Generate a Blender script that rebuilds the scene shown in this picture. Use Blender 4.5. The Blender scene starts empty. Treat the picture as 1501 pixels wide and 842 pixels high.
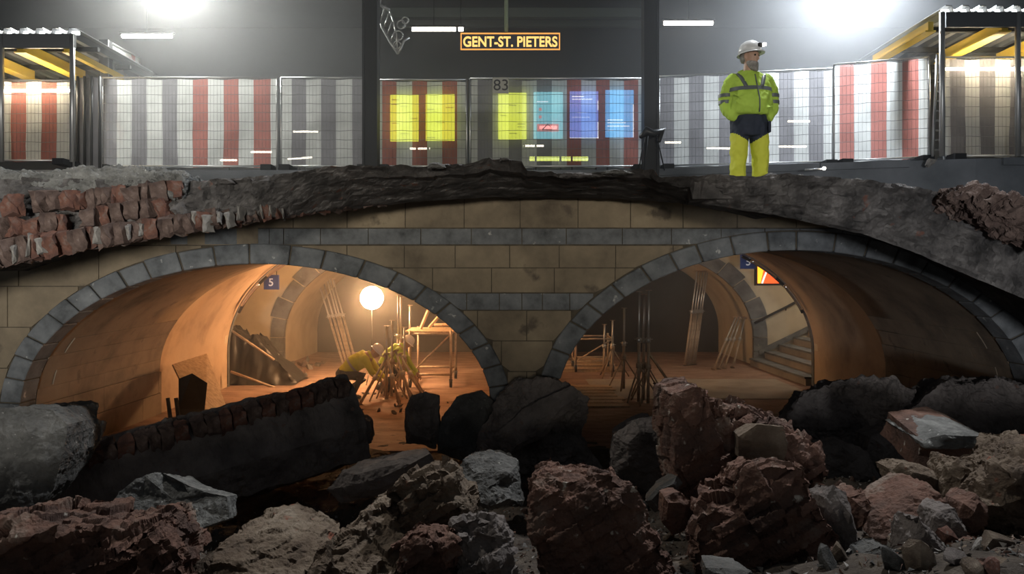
import bpy, bmesh, math, random
from mathutils import Vector, Matrix, noise, Euler
random.seed(7)
S = bpy.context.scene
C = S.collection
PI = math.pi
# ------------------------------------------------------------------ camera
F = 1084.0; W, H = 1501.0, 842.0; EYE = 2.6; HOR = 405.0; CX = 750.5
cam = bpy.data.cameras.new('camera'); co = bpy.data.objects.new('camera', cam); C.objects.link(co)
cam.sensor_width = 36.0; cam.lens = 36.0*F/W; cam.sensor_fit = 'HORIZONTAL'
cam.shift_y = (HOR - H/2)/W
co.location = (0, 0, EYE); co.rotation_euler = (PI/2, 0, 0)
cam.clip_start = 0.05; cam.clip_end = 200
S.camera = co
# ------------------------------------------------------------------ world, light, exposure
S.view_settings.view_transform = 'Standard'; S.view_settings.look = 'None'
S.view_settings.exposure = 0.2; S.view_settings.gamma = 1.0; S.view_settings.use_curve_mapping = False
wd = bpy.data.worlds.new('night'); S.world = wd; wd.use_nodes = True
wd.node_tree.nodes['Background'].inputs[0].default_value = (0.62, 0.68, 0.75, 1)
wd.node_tree.nodes['Background'].inputs[1].default_value = 0.088
def area(name, loc, aim, size, power, col):
    l = bpy.data.lights.new(name, 'AREA'); l.shape = 'DISK'; l.size = size; l.energy = power; l.color = col
    o = bpy.data.objects.new(name, l); C.objects.link(o); o.location = loc
    o.rotation_euler = (Vector(aim)-Vector(loc)).to_track_quat('-Z', 'Y').to_euler()
    return o
# unseen fill spots added far behind the camera, aimed over the rubble at the wall
def spot(name, loc, aim, cone, power, col, size=.6):
    l = bpy.data.lights.new(name, 'SPOT'); l.energy = power; l.color = col; l.spot_size = math.radians(cone); l.spot_blend = 1.0; l.shadow_soft_size = size
    o = bpy.data.objects.new(name, l); C.objects.link(o); o.location = loc
    o.rotation_euler = (Vector(aim)-Vector(loc)).to_track_quat('-Z', 'Y').to_euler(); return o
for i, (x, ax, pw, z, zc, col) in enumerate([(-1.5, -6.4, 7000, 1.9, 3.6, (1.0, .97, .90)), (-3.2, -3.4, 3300, 3.1, 4.6, (1.0, .94, .82)), (.3, .3, 3000, 3.3, 4.5, (1.0, .93, .80)), (3.4, 3.4, 1500, 3.1, 4.4, (1.0, .95, .86)), (.5, 6.2, 4200, 1.9, 2.6, (.95, .97, 1.0))]):
    spot('wall_fill_spot_%d' % i, (x, -9, z), (ax, 10, zc), 26, pw, col)
# tall mast above the pit: lights the crests of the rubble from above and slightly behind
spot('site_high_mast_right', (5.5, 10.5, 15), (1.5, 4.5, .5), 75, 6800, (.95, .97, 1.0), .25)
spot('site_high_mast_left', (-8, 7, 14), (-2, 5, .5), 70, 2200, (1.0, .95, .86), .25)
# ------------------------------------------------------------------ helpers
def PX(px, py, Y):
    return Vector(((px-CX)/F*Y, Y, EYE-(py-HOR)/F*Y))
def lerp(a, b, t): return a+(b-a)*t
def interp(pts, x):
    if x <= pts[0][0]: return pts[0][1]
    for (a, b), (c, d) in zip(pts, pts[1:]):
        if x <= c: return lerp(b, d, (x-a)/(c-a))
    return pts[-1][1]
def tag(o, label=None, cat=None, group=None, kind=None):
    if label: o['label'] = label
    if cat: o['category'] = cat
    if group: o['group'] = group
    if kind: o['kind'] = kind
    return o
def empty(name, loc, label, cat, group=None, rz=0):
    o = bpy.data.objects.new(name, None); C.objects.link(o); o.location = loc; o.rotation_euler = (0, 0, rz)
    o.empty_display_size = .1
    return tag(o, label, cat, group)
class MB:
    def __init__(s): s.v = []; s.f = []; s.m = []; s.sm = []
    def add(s, vs, fs, mi=0, smooth=False):
        n = len(s.v); s.v += [tuple(v) for v in vs]
        for f in fs: s.f.append([i+n for i in f]); s.m.append(mi); s.sm.append(smooth)
        return s
    def box(s, a, b, mi=0, R=None):
        x0, y0, z0 = a; x1, y1, z1 = b
        vs = [(x0,y0,z0),(x1,y0,z0),(x1,y1,z0),(x0,y1,z0),(x0,y0,z1),(x1,y0,z1),(x1,y1,z1),(x0,y1,z1)]
        if R is not None: vs = [R @ Vector(v) for v in vs]
        return s.add(vs, [(0,3,2,1),(4,5,6,7),(0,1,5,4),(1,2,6,5),(2,3,7,6),(3,0,4,7)], mi)
    def cbox(s, c, d, mi=0, R=None):
        h = Vector(d)/2
        if R is None: return s.box(Vector(c)-h, Vector(c)+h, mi)
        return s.box(-h, h, mi, Matrix.Translation(c) @ R.to_4x4())
    def loft(s, rings, mi=0, cap=True, smooth=True, closed=True):
        n = len(rings[0]); vs = [p for r in rings for p in r]; fs = []
        for k in range(len(rings)-1):
            for i in range(n if closed else n-1):
                j = (i+1) % n; fs.append((k*n+i, k*n+j, (k+1)*n+j, (k+1)*n+i))
        if cap and closed: fs.append(tuple(range(n-1, -1, -1))); fs.append(tuple((len(rings)-1)*n+i for i in range(n)))
        return s.add(vs, fs, mi, smooth)
    def path(s, pts, rad, n=8, mi=0, cap=True, smooth=True, round_ends=False, flat=1.0):
        pts = [Vector(p) for p in pts]
        if not hasattr(rad, '__len__'): rad = [rad]*len(pts)
        rad = list(rad)
        if round_ends:
            d0 = (pts[0]-pts[1]).normalized(); d1 = (pts[-1]-pts[-2]).normalized()
            r0, r1 = rad[0], rad[-1]
            pts = [pts[0]+d0*r0*.95, pts[0]+d0*r0*.6]+pts+[pts[-1]+d1*r1*.6, pts[-1]+d1*r1*.95]
            rad = [r0*.25, r0*.8]+rad+[r1*.8, r1*.25]
        rings = []; up = None
        for i, p in enumerate(pts):
            t = (pts[min(i+1, len(pts)-1)]-pts[max(i-1, 0)]).normalized()
            if up is None: up = Vector((0,0,1)) if abs(t.z) < .9 else Vector((0,1,0))
            a = t.cross(up)
            if a.length < 1e-4: up = Vector((1,0,0)); a = t.cross(up)
            a.normalize(); b = a.cross(t).normalized(); up = b
            rings.append([p+a*math.cos(2*PI*k/n)*rad[i]+b*math.sin(2*PI*k/n)*rad[i]*flat for k in range(n)])
        return s.loft(rings, mi, cap, smooth)
    def tube(s, a, b, r, n=8, mi=0): return s.path([a, b], r, n, mi)
    def sphere(s, c, r, n=12, mi=0, sc=(1,1,1)):
        m = n//2; rings = []
        for k in range(m+1):
            t = PI*min(max(k/m, .02), .98)
            rings.append([(c[0]+r*sc[0]*math.sin(t)*math.cos(2*PI*i/n), c[1]+r*sc[1]*math.sin(t)*math.sin(2*PI*i/n), c[2]-r*sc[2]*math.cos(t)) for i in range(n)])
        return s.loft(rings, mi)
    def mesh(s, name):
        me = bpy.data.meshes.new(name); me.from_pydata(s.v, [], s.f)
        me.polygons.foreach_set('material_index', s.m); me.polygons.foreach_set('use_smooth', s.sm)
        me.update(); return me
    def build(s, name, mats, parent=None, base=None, rel=None):
        """rel: world point that becomes the object's origin; with parent, vertices are taken as world unless parent at origin"""
        if base is not None: s.v = [tuple(Vector(v)-Vector(base)) for v in s.v]
        me = s.mesh(name)
        for m in (mats if isinstance(mats, (list, tuple)) else [mats]): me.materials.append(m)
        o = bpy.data.objects.new(name, me); C.objects.link(o)
        if base is not None and parent is None: o.location = base
        if parent is not None: o.parent = parent
        return o
def fixn(o):
    bm = bmesh.new(); bm.from_mesh(o.data); bmesh.ops.recalc_face_normals(bm, faces=bm.faces); bm.to_mesh(o.data); bm.free()
    return o
# ------------------------------------------------------------------ materials
def nodes(name):
    m = bpy.data.materials.new(name); m.use_nodes = True; nt = m.node_tree
    return m, nt, nt.nodes['Principled BSDF']
def plain(name, col, rough=.6, metal=0, emit=None, es=0):
    m, nt, b = nodes(name); b.inputs['Base Color'].default_value = (*col, 1); b.inputs['Roughness'].default_value = rough
    b.inputs['Metallic'].default_value = metal
    if emit: b.inputs['Emission Color'].default_value = (*emit, 1); b.inputs['Emission Strength'].default_value = es
    return m
def proc(name, cols, scale=3.0, detail=8, rough=.85, bump=.3, bscale=None, bdist=.02, coord='Object', fine=None, mortar=None, spec=.3, stretch=(1,1,1)):
    """cols: list of (pos, rgb) colour stops driven by noise"""
    m, nt, b = nodes(name); N = nt.nodes; L = nt.links
    tc = N.new('ShaderNodeTexCoord'); mp = N.new('ShaderNodeMapping'); mp.inputs['Scale'].default_value = stretch
    L.new(tc.outputs[coord], mp.inputs['Vector'])
    nz = N.new('ShaderNodeTexNoise'); nz.inputs['Scale'].default_value = scale; nz.inputs['Detail'].default_value = detail; nz.inputs['Roughness'].default_value = .62
    L.new(mp.outputs[0], nz.inputs['Vector'])
    rp = N.new('ShaderNodeValToRGB'); e = rp.color_ramp.elements
    e[0].position, e[0].color = cols[0][0], (*cols[0][1], 1); e[1].position, e[1].color = cols[-1][0], (*cols[-1][1], 1)
    for p, c in cols[1:-1]: x = e.new(p); x.color = (*c, 1)
    L.new(nz.outputs['Fac'], rp.inputs[0]); out = rp.outputs[0]
    if fine:      # speckle of a second colour: (scale, threshold, rgb)
        n2 = N.new('ShaderNodeTexNoise'); n2.inputs['Scale'].default_value = fine[0]; n2.inputs['Detail'].default_value = 6
        L.new(mp.outputs[0], n2.inputs['Vector'])
        r2 = N.new('ShaderNodeValToRGB'); r2.color_ramp.elements[0].position = fine[1]; r2.color_ramp.elements[1].position = min(1, fine[1]+.06)
        L.new(n2.outputs['Fac'], r2.inputs[0])
        mx = N.new('ShaderNodeMixRGB'); mx.inputs[2].default_value = (*fine[2], 1)
        L.new(r2.outputs[0], mx.inputs[0]); L.new(out, mx.inputs[1]); out = mx.outputs[0]
    L.new(out, b.inputs['Base Color']); b.inputs['Roughness'].default_value = rough; b.inputs['Specular IOR Level'].default_value = spec
    if bump:
        nb = N.new('ShaderNodeTexNoise'); nb.inputs['Scale'].default_value = bscale or scale*5; nb.inputs['Detail'].default_value = 8; nb.inputs['Roughness'].default_value = .7
        L.new(mp.outputs[0], nb.inputs['Vector'])
        bp = N.new('ShaderNodeBump'); bp.inputs['Strength'].default_value = bump; bp.inputs['Distance'].default_value = bdist
        L.new(nb.outputs['Fac'], bp.inputs['Height']); L.new(bp.outputs[0], b.inputs['Normal'])
    return m
M = {}
M['beige'] = proc('beige_ashlar', [(.25,(.085,.067,.048)),(.45,(.20,.16,.11)),(.6,(.27,.215,.145)),(.75,(.35,.285,.19))], 1.3, 8, .8, .25, 14, coord='Generated' if False else 'Object', fine=(2.2,.62,(.12,.095,.07)))
M['grout'] = proc('dark_joint', [(.3,(.06,.05,.038)),(.7,(.12,.10,.072))], 6, 5, .95, .3)
M['bluestone'] = proc('blue_stone', [(.28,(.055,.058,.060)),(.5,(.145,.152,.158)),(.75,(.23,.24,.245))], 3.2, 8, .75, .35, 18, fine=(9,.66,(.42,.42,.40)))
M['plaster'] = proc('vault_plaster', [(.28,(.09,.07,.055)),(.5,(.235,.18,.13)),(.75,(.32,.25,.18))], 1.1, 8, .85, .3, 8, fine=(3.5,.64,(.16,.12,.09)))  # front bay: rougher material, with the lamp's falloff darkened into its colour
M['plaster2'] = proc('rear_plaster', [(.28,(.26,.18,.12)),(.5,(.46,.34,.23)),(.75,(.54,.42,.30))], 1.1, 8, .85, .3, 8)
M['wire'] = plain('dull_wire', (.16,.16,.16), .7)
M['paint'] = proc('cream_paint', [(.3,(.42,.36,.26)),(.6,(.58,.51,.38))], 1.2, 5, .7, .12, 8)
M['floor'] = proc('dusty_floor', [(.25,(.10,.06,.045)),(.5,(.30,.19,.14)),(.75,(.42,.30,.22))], 1.4, 10, .9, .5, 12, fine=(6,.62,(.12,.08,.06)), stretch=(1,2.2,1))
M['concfloor'] = proc('concrete_floor', [(.3,(.24,.20,.16)),(.6,(.38,.33,.27))], 1.5, 8, .85, .2, 14)
M['earth'] = proc('broken_mass', [(.25,(.024,.023,.023)),(.45,(.075,.070,.068)),(.6,(.135,.126,.121)),(.78,(.27,.255,.245))], 3.6, 12, .95, .9, 13, .04, fine=(6,.66,(.17,.085,.065)))
M['slabtop'] = proc('aggregate_concrete', [(.25,(.05,.05,.048)),(.5,(.16,.16,.152)),(.72,(.27,.27,.255))], 5, 12, .9, 1.0, 22, .04, fine=(24,.66,(.45,.45,.42)))
M['brick'] = proc('old_brick', [(.25,(.03,.02,.018)),(.42,(.085,.045,.036)),(.56,(.14,.065,.046)),(.68,(.16,.125,.11)),(.8,(.36,.33,.30))], 6, 10, .9, .8, 22, .02)
M['brick2'] = proc('sooty_brick', [(.25,(.025,.02,.019)),(.45,(.075,.05,.042)),(.62,(.13,.092,.078)),(.78,(.32,.29,.265))], 6, 10, .9, .8, 22, .02)
M['mortar'] = proc('pale_mortar', [(.3,(.13,.122,.115)),(.6,(.27,.255,.235)),(.8,(.42,.40,.37))], 6, 8, .9, .6, 24)
M['rubred'] = proc('red_masonry', [(.24,(.05,.030,.026)),(.42,(.11,.068,.054)),(.54,(.165,.09,.066)),(.66,(.24,.19,.155)),(.82,(.46,.40,.34))], 2.3, 12, .92, 1.0, 16, .04, fine=(12,.68,(.5,.46,.40)))
M['rubtan'] = proc('tan_masonry', [(.25,(.045,.034,.028)),(.44,(.13,.095,.068)),(.6,(.205,.16,.118)),(.8,(.36,.31,.245))], 2.6, 12, .92, 1.0, 16, .04, fine=(9,.66,(.25,.10,.065)))
M['rubgrey'] = proc('grey_concrete', [(.25,(.035,.034,.032)),(.5,(.095,.093,.088)),(.74,(.18,.175,.165))], 2.8, 12, .92, .9, 18, .035, fine=(20,.69,(.38,.37,.34)))
M['rubdark'] = proc('dark_masonry', [(.25,(.06,.052,.048)),(.5,(.16,.138,.127)),(.74,(.27,.235,.215))], 2.4, 12, .95, .9, 16, .035, fine=(8,.67,(.17,.11,.09)))
M['gravel'] = proc('rubble_ground', [(.25,(.028,.022,.018)),(.5,(.085,.068,.054)),(.75,(.15,.125,.10))], 4, 12, .95, 1.0, 20, .05, fine=(7,.66,(.14,.07,.05)))
M['grind'] = proc('platform_concrete', [(.3,(.11,.12,.13)),(.7,(.19,.20,.215))], 1.2, 6, .7, .2, 10)
M['steel'] = plain('galvanised_steel', (.50,.50,.49), .4, .8)
M['rust'] = proc('worn_steel', [(.3,(.22,.15,.10)),(.6,(.42,.33,.24))], 9, 6, .5, .2, 30, spec=.5)
M['dkiron'] = plain('painted_iron', (.014,.015,.017), .7, 0)
M['chrome'] = plain('bright_metal', (.75,.74,.72), .22, 1)
M['black'] = plain('black_plastic', (.012,.012,.013), .45)
M['tarp'] = proc('black_sheet', [(.3,(.010,.010,.011)),(.7,(.03,.03,.03))], 4, 4, .35, .3, 6)
M['wood'] = proc('weathered_board', [(.3,(.30,.20,.12)),(.6,(.52,.38,.24))], 2, 6, .7, .2, 20, stretch=(8,8,1))
M['rubber'] = plain('rubber', (.02,.02,.02), .7)
M['hivis'] = proc('hivis_fabric', [(.3,(.32,.47,.06)),(.7,(.42,.60,.09))], 3, 4, .75, .25, 9)
M['hivis2'] = proc('hivis_trousers', [(.3,(.46,.49,.04)),(.7,(.58,.60,.07))], 3, 4, .75, .3, 9)
M['navy'] = proc('navy_fabric', [(.3,(.016,.021,.034)),(.7,(.032,.040,.06))], 4, 4, .8, .3, 10)
M['band'] = plain('reflective_band', (.10,.115,.12), .45)
M['skin'] = plain('skin', (.42,.26,.19), .55)
M['beard'] = proc('grey_beard', [(.3,(.16,.15,.14)),(.7,(.36,.34,.32))], 30, 4, .9, .6, 60)
M['helmet'] = plain('helmet_white', (.62,.63,.64), .35)
M['eye'] = plain('eye_dark', (.02,.018,.015), .3)
M['navysign'] = plain('sign_navy', (.012,.018,.045), .4)
M['bluesign'] = plain('sign_blue', (.02,.04,.13), .4, 0, (.02,.04,.13), .25)
M['signwhite'] = plain('sign_white', (.75,.76,.78), .5, 0, (.7,.72,.76), .25)
M['letter'] = plain('lit_letter', (.9,.62,.2), .5, 0, (1.0,.60,.16), 1.05)
M['border'] = plain('lit_border', (.8,.35,.08), .5, 0, (1.0,.42,.08), .8)
M['yellow'] = plain('yellow_beam', (.62,.42,.06), .5)
M['roofsheet'] = plain('roof_sheet', (.16,.165,.17), .5, .2)
M['tubelight'] = plain('tube_light', (1,1,1), .3, 0, (1.0,.92,.80), 9)
M['dimtube'] = plain('tube_light_warm', (1,1,1), .3, 0, (1.0,.90,.70), 6)
M['backwall'] = proc('station_wall', [(.3,(.022,.024,.024)),(.7,(.04,.043,.043))], .6, 4, .8, .1, 4)
M['hoard'] = proc('dark_hoarding', [(.3,(.030,.026,.026)),(.7,(.055,.047,.045))], 1, 4, .8, .1, 6)
M['plate'] = plain('plate_grey', (.36,.35,.30), .6)
M['dark'] = plain('dark_print', (.02,.02,.022), .6)
def banner_mat(name, col, tr=.30):
    m = bpy.data.materials.new(name); m.use_nodes = True; nt = m.node_tree; N = nt.nodes; L = nt.links
    N.remove(N['Principled BSDF']); out = N['Material Output']
    tc = N.new('ShaderNodeTexCoord'); nz = N.new('ShaderNodeTexNoise'); nz.inputs['Scale'].default_value = 1.4; nz.inputs['Detail'].default_value = 5
    L.new(tc.outputs['Object'], nz.inputs['Vector'])
    rp = N.new('ShaderNodeValToRGB'); rp.color_ramp.elements[0].color = (*[c*.78 for c in col], 1); rp.color_ramp.elements[1].color = (*col, 1)
    rp.color_ramp.elements[0].position = .35; rp.color_ramp.elements[1].position = .6
    L.new(nz.outputs['Fac'], rp.inputs[0])
    d = N.new('ShaderNodeBsdfDiffuse'); t = N.new('ShaderNodeBsdfTranslucent'); x = N.new('ShaderNodeBsdfTransparent')
    L.new(rp.outputs[0], d.inputs[0]); L.new(rp.outputs[0], t.inputs[0])
    a = N.new('ShaderNodeMixShader'); a.inputs[0].default_value = .5; L.new(d.outputs[0], a.inputs[1]); L.new(t.outputs[0], a.inputs[2])
    b = N.new('ShaderNodeMixShader'); b.inputs[0].default_value = tr; L.new(a.outputs[0], b.inputs[1]); L.new(x.outputs[0], b.inputs[2])
    L.new(b.outputs[0], out.inputs[0]); return m
M['bw'] = banner_mat('banner_white', (.66,.66,.63)); M['br'] = banner_mat('banner_red', (.44,.17,.14)); M['bg'] = banner_mat('banner_grey', (.27,.26,.27))
def glow_mat(name, base, es, lines=None):
    """lit poster: emission with procedural printed rows"""
    m, nt, b = nodes(name); N = nt.nodes; L = nt.links
    b.inputs['Base Color'].default_value = (.05,.05,.05,1); b.inputs['Emission Strength'].default_value = es
    if lines:
        tc = N.new('ShaderNodeTexCoord'); br = N.new('ShaderNodeTexBrick'); br.inputs['Scale'].default_value = lines[0]
        mp = N.new('ShaderNodeMapping'); mp.inputs['Rotation'].default_value = (PI/2, 0, 0)
        br.inputs['Color1'].default_value = (*base, 1); br.inputs['Color2'].default_value = (*[c*.9 for c in base], 1); br.inputs['Mortar'].default_value = (*lines[1], 1)
        br.inputs['Mortar Size'].default_value = .035; br.inputs['Brick Width'].default_value = .35; br.inputs['Row Height'].default_value = .16; br.offset = 0
        L.new(tc.outputs['Object'], mp.inputs[0]); L.new(mp.outputs[0], br.inputs['Vector']); L.new(br.outputs['Color'], b.inputs['Emission Color'])
    else: b.inputs['Emission Color'].default_value = (*base, 1)
    return m

# ------------------------------------------------------------------ haze (floodlit dust over the tracks, and lamp-lit dust in the passage)
def haze(name, lo, hi, dens, label, col=(1,1,1), aniso=.35):
    o = MB().box(lo, hi).build(name, [])
    m = bpy.data.materials.new(name); m.use_nodes = True; nt = m.node_tree; nt.nodes.remove(nt.nodes['Principled BSDF'])
    v = nt.nodes.new('ShaderNodeVolumeScatter'); v.inputs['Density'].default_value = dens; v.inputs['Color'].default_value = (*col, 1); v.inputs['Anisotropy'].default_value = aniso
    nt.links.new(v.outputs[0], nt.nodes['Material Output'].inputs['Volume']); o.data.materials.append(m)
    tag(o, label, 'haze', kind='stuff'); return o
haze('dust_haze', (-22, 14.6, 3.85), (22, 29.5, 12.5), .024, 'grey floodlit dust haze hanging over the platform')

haze('lamp_haze', (-11, 10.6, .05), (11, 21.5, 3.55), .019, 'warm lamp-lit dust hanging in the passage')
# ------------------------------------------------------------------ lunette wall with two arches
YW = 10.0; K = YW/F
ARCH = {'left': dict(xc=(375-CX)*K, a=345*K, b=213*K), 'right': dict(xc=(1165-CX)*K, a=350*K, b=233*K)}
ZS = EYE-(600-HOR)*K; RT = .27
def ring_top(x, extra=RT):
    z = -9
    for A in ARCH.values():
        u = (x-A['xc'])/(A['a']+extra)
        if abs(u) < 1: z = max(z, ZS+(A['b']+extra)*math.sqrt(1-u*u))
    return z
TOPPX = [(-400,560),(-200,450),(0,385),(100,366),(200,346),(300,328),(400,312),(500,300),(600,288),(700,280),(800,276),(900,276),(1000,282),(1150,306),(1250,328),(1330,358),(1400,384),(1501,425),(1650,520),(1900,700)]
def wall_top(x): return EYE-(interp(TOPPX, x/K+CX)-HOR)*K
def clip_block(x0, x1, z0, z1, y0, y1, extra=RT, n=6):
    """a wall block cut along the arch ring below and the vault line above; None if nothing is left"""
    xs = [lerp(x0, x1, i/n) for i in range(n+1)]; cols = []
    for x in xs:
        lo = max(z0, ring_top(x, extra)); hi = min(z1, wall_top(x)); cols.append((x, lo, hi))
    runs = []; cur = []
    for c in cols:
        if c[2]-c[1] > .004: cur.append(c)
        else:
            if len(cur) > 1: runs.append(cur)
            cur = []
    if len(cur) > 1: runs.append(cur)
    if not runs: return None
    mb = MB()
    for r in runs:
        mb.loft([[(x, y0, lo), (x, y0, hi), (x, y1, hi), (x, y1, lo)] for x, lo, hi in r], smooth=False)
    return mb
# backing wall (the mortar you see in the joints)
mb = MB(); XS = [lerp(-9.5, 9.5, i/240) for i in range(241)]
cols = []
for x in XS:
    lo = max(-.1, ring_top(x, .02)); hi = wall_top(x)
    cols.append((x, lo, max(hi, lo+.02)))
mb.loft([[(x, YW+.015, lo), (x, YW+.015, hi), (x, YW+.35, hi), (x, YW+.35, lo)] for x, lo, hi in cols], smooth=False)
wall = fixn(mb.build('wall_back', M['grout'])); tag(wall, 'beige wall with two arches and grey stone bands', kind='structure')
rows = [(2.05, 2.155, 'g'), ]
def zpx(y): return EYE-(y-HOR)*K
def add_row(y0, y1, joints, mat, name, jit=.006):
    for a, b in zip(joints, joints[1:]):
        d = random.uniform(-jit, jit)
        m = clip_block((a-CX)*K+.006, (b-CX)*K-.006, zpx(y1)+.006, zpx(y0)-.006, YW-.005+d, YW+.05)
        if m: fixn(m.build(name, mat, wall))
def joints(a, b, step, jit=8):
    out = [a]
    while out[-1] < b: out.append(out[-1]+step+random.uniform(-jit, jit))
    return out
add_row(335, 359, [250,300,348,395,416,470,540,617,691,765,830,912,984,1057,1121,1172,1235,1300,1400], M['bluestone'], 'band_stone', .008)
add_row(430, 455, [600,645,684,732,765,795,835,870,905], M['bluestone'], 'band_stone', .008)
add_row(200, 334.5, joints(260, 1260, 84), M['beige'], 'wall_block', .003)
add_row(360, 393, joints(430, 1130, 80), M['beige'], 'wall_block', .003)
add_row(393, 429.5, joints(470, 1090, 84), M['beige'], 'wall_block', .003)
add_row(455.5, 500, [640,700,772,850,930], M['beige'], 'wall_block', .003)
add_row(500, 545, [660,735,810,900], M['beige'], 'wall_block', .003)
add_row(545, 600, [690,772,850], M['beige'], 'wall_block', .003)
for s, (a, b) in {'l': (-280, 250), 'r': (1300, 1800)}.items():
    for k, (y0, y1) in enumerate([(300,360),(360,420),(420,480),(480,540),(540,600),(600,700)]):
        add_row(y0, y1, joints(a-20*k, b+40, 110), M['beige'], 'wall_block', .003)
# voussoirs of both rings
for side, A in ARCH.items():
    n = 22
    u = 0.0; angs = [0.0]
    while angs[-1] < PI: angs.append(angs[-1]+PI/n*random.uniform(.8, 1.2))
    angs[-1] = PI
    for t0, t1 in zip(angs, angs[1:]):
        g = .012/3; d = random.uniform(-.02, .006); e = random.uniform(-.012, .012)
        ring = []
        for k in range(4):
            t = lerp(t0+g, t1-g, k/3)
            pi = (A['xc']+A['a']*math.cos(t), ZS+A['b']*math.sin(t)); po = (A['xc']+(A['a']+RT-.008+e)*math.cos(t), ZS+(A['b']+RT-.008+e)*math.sin(t))
            ring.append([(pi[0], YW-.02+d, pi[1]), (po[0], YW-.02+d, po[1]), (po[0], YW+.33, po[1]), (pi[0], YW+.33, pi[1])])
        o = fixn(MB().loft(ring, smooth=False).build('voussoir', M['bluestone'], wall))
        bm = bmesh.new(); bm.from_mesh(o.data)
        bmesh.ops.bevel(bm, geom=[ed for ed in bm.edges if len(ed.link_faces) == 2 and ed.calc_face_angle(0) > .6], offset=.012, segments=1, affect='EDGES'); bm.to_mesh(o.data); bm.free()
    for sx in (-1, 1):       # jamb stones below the springing
        x0 = A['xc']+sx*A['a']
        for z0, z1 in ((.4, ZS), (0, .4)):
            m = MB().box((min(x0, x0+sx*RT)+.004, YW-.02, z0+.006), (max(x0, x0+sx*RT)-.004, YW+.33, z1-.006)); m.build('jamb_stone', M['bluestone'], wall)

# ------------------------------------------------------------------ the two vaults behind the arches
YB = 17.3
def vb(A, Y):
    if Y <= 14.0: return lerp(A['b'], A['b']+.18, (Y-YW)/4.0)
    return lerp(A['b']+.36, 2.66, (Y-14.0)/(YB-14.0))
def vpt(A, t, Y, out=0): 
    return Vector((A['xc']+(A['a']+out)*math.cos(t), Y, ZS+(vb(A, Y)+out)*math.sin(t)))
for side, A in ARCH.items():
    Ys = [YW+.3, 11, 12, 13, 14.0, 14.001, 15, 16, 16.6, YB]; nt_ = 48
    mb = MB(); rings = []
    for Y in Ys:
        r = [Vector((A['xc']+A['a']+.02, Y, -.1))]+[vpt(A, PI*k/nt_, Y, .02) for k in range(nt_+1)]+[Vector((A['xc']-A['a']-.02, Y, -.1))]
        rings.append(r)
    # the inner side wall stops short so that the two vaults meet at a pier
    mb.loft(rings, smooth=True, closed=False)
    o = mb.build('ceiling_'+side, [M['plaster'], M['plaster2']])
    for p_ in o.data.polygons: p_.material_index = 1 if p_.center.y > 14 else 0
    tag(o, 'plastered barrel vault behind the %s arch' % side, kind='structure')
    outer = (PI*.70, PI) if side == 'left' else (0, PI*.30)
    # lining blocks low on the outer side
    ths = [0, .11, .225, .345, .47]
    for k, (ta, tb) in enumerate(zip(ths, ths[1:])):
        Y = YW+.34+.35*(k % 2)
        while Y < 13.95:
            Y2 = min(Y+random.uniform(.75, 1.05), 13.97)
            if Y2-Y > .1:
                q = []
                for Yk in (Y+.003, Y2-.003):
                    for j in range(3):
                        t = lerp(ta+.004, tb-.004, j/2); t = PI-t if side == 'left' else t
                        q.append((vpt(A, t, Yk, .006), vpt(A, t, Yk, .03)))
                vs = [p for pr in q for p in pr]
                fs = []
                for j in range(2):
                    a, b, c, d = 2*j, 2*(j+1), 2*(j+4), 2*(j+3)
                    fs += [(a, b, c, d), (a+1, d+1, c+1, b+1), (a, a+1, b+1, b), (d, c, c+1, d+1)]
                fs += [(0, 6, 7, 1), (4, 5, 11, 10)]
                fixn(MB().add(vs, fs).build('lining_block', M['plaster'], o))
            Y = Y2
    for z0, z1 in ((0, .4), (.4, ZS)):
        x0 = A['xc']+(A['a'] if side == 'right' else -A['a'])
        Y = YW+.34
        while Y < 13.9:
            Y2 = min(Y+random.uniform(.8, 1.1), 13.97)
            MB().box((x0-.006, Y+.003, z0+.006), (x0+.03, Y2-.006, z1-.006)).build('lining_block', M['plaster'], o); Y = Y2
# front ring of the back bay: a shallow stone rib where the vault steps up
for side, A in ARCH.items():
    mb = MB()
    for Y, out in ((YB-.02, 0),):
        inner = [(A['xc']+A['a'], 0)]+[(lambda p: (p.x, p.z))(vpt(A, PI*k/48, YB)) for k in range(49)]+[(A['xc']-A['a'], 0)]
        outr = [(A['xc']+A['a']+.35, 0)]+[(lambda p: (p.x, p.z))(vpt(A, PI*k/48, YB, .35)) for k in range(49)]+[(A['xc']-A['a']-.35, 0)]
        mb.loft([[(i[0], YB, i[1]), (o_[0], YB, o_[1]), (o_[0], YB+.12, o_[1]), (i[0], YB+.12, i[1])] for i, o_ in zip(inner, outr)], smooth=False)
    o = fixn(mb.build('trim_1' if side == 'left' else 'trim_2', M['bluestone'])); tag(o, 'stone rim of the %s vault at the cross passage' % side, kind='structure')
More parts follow.
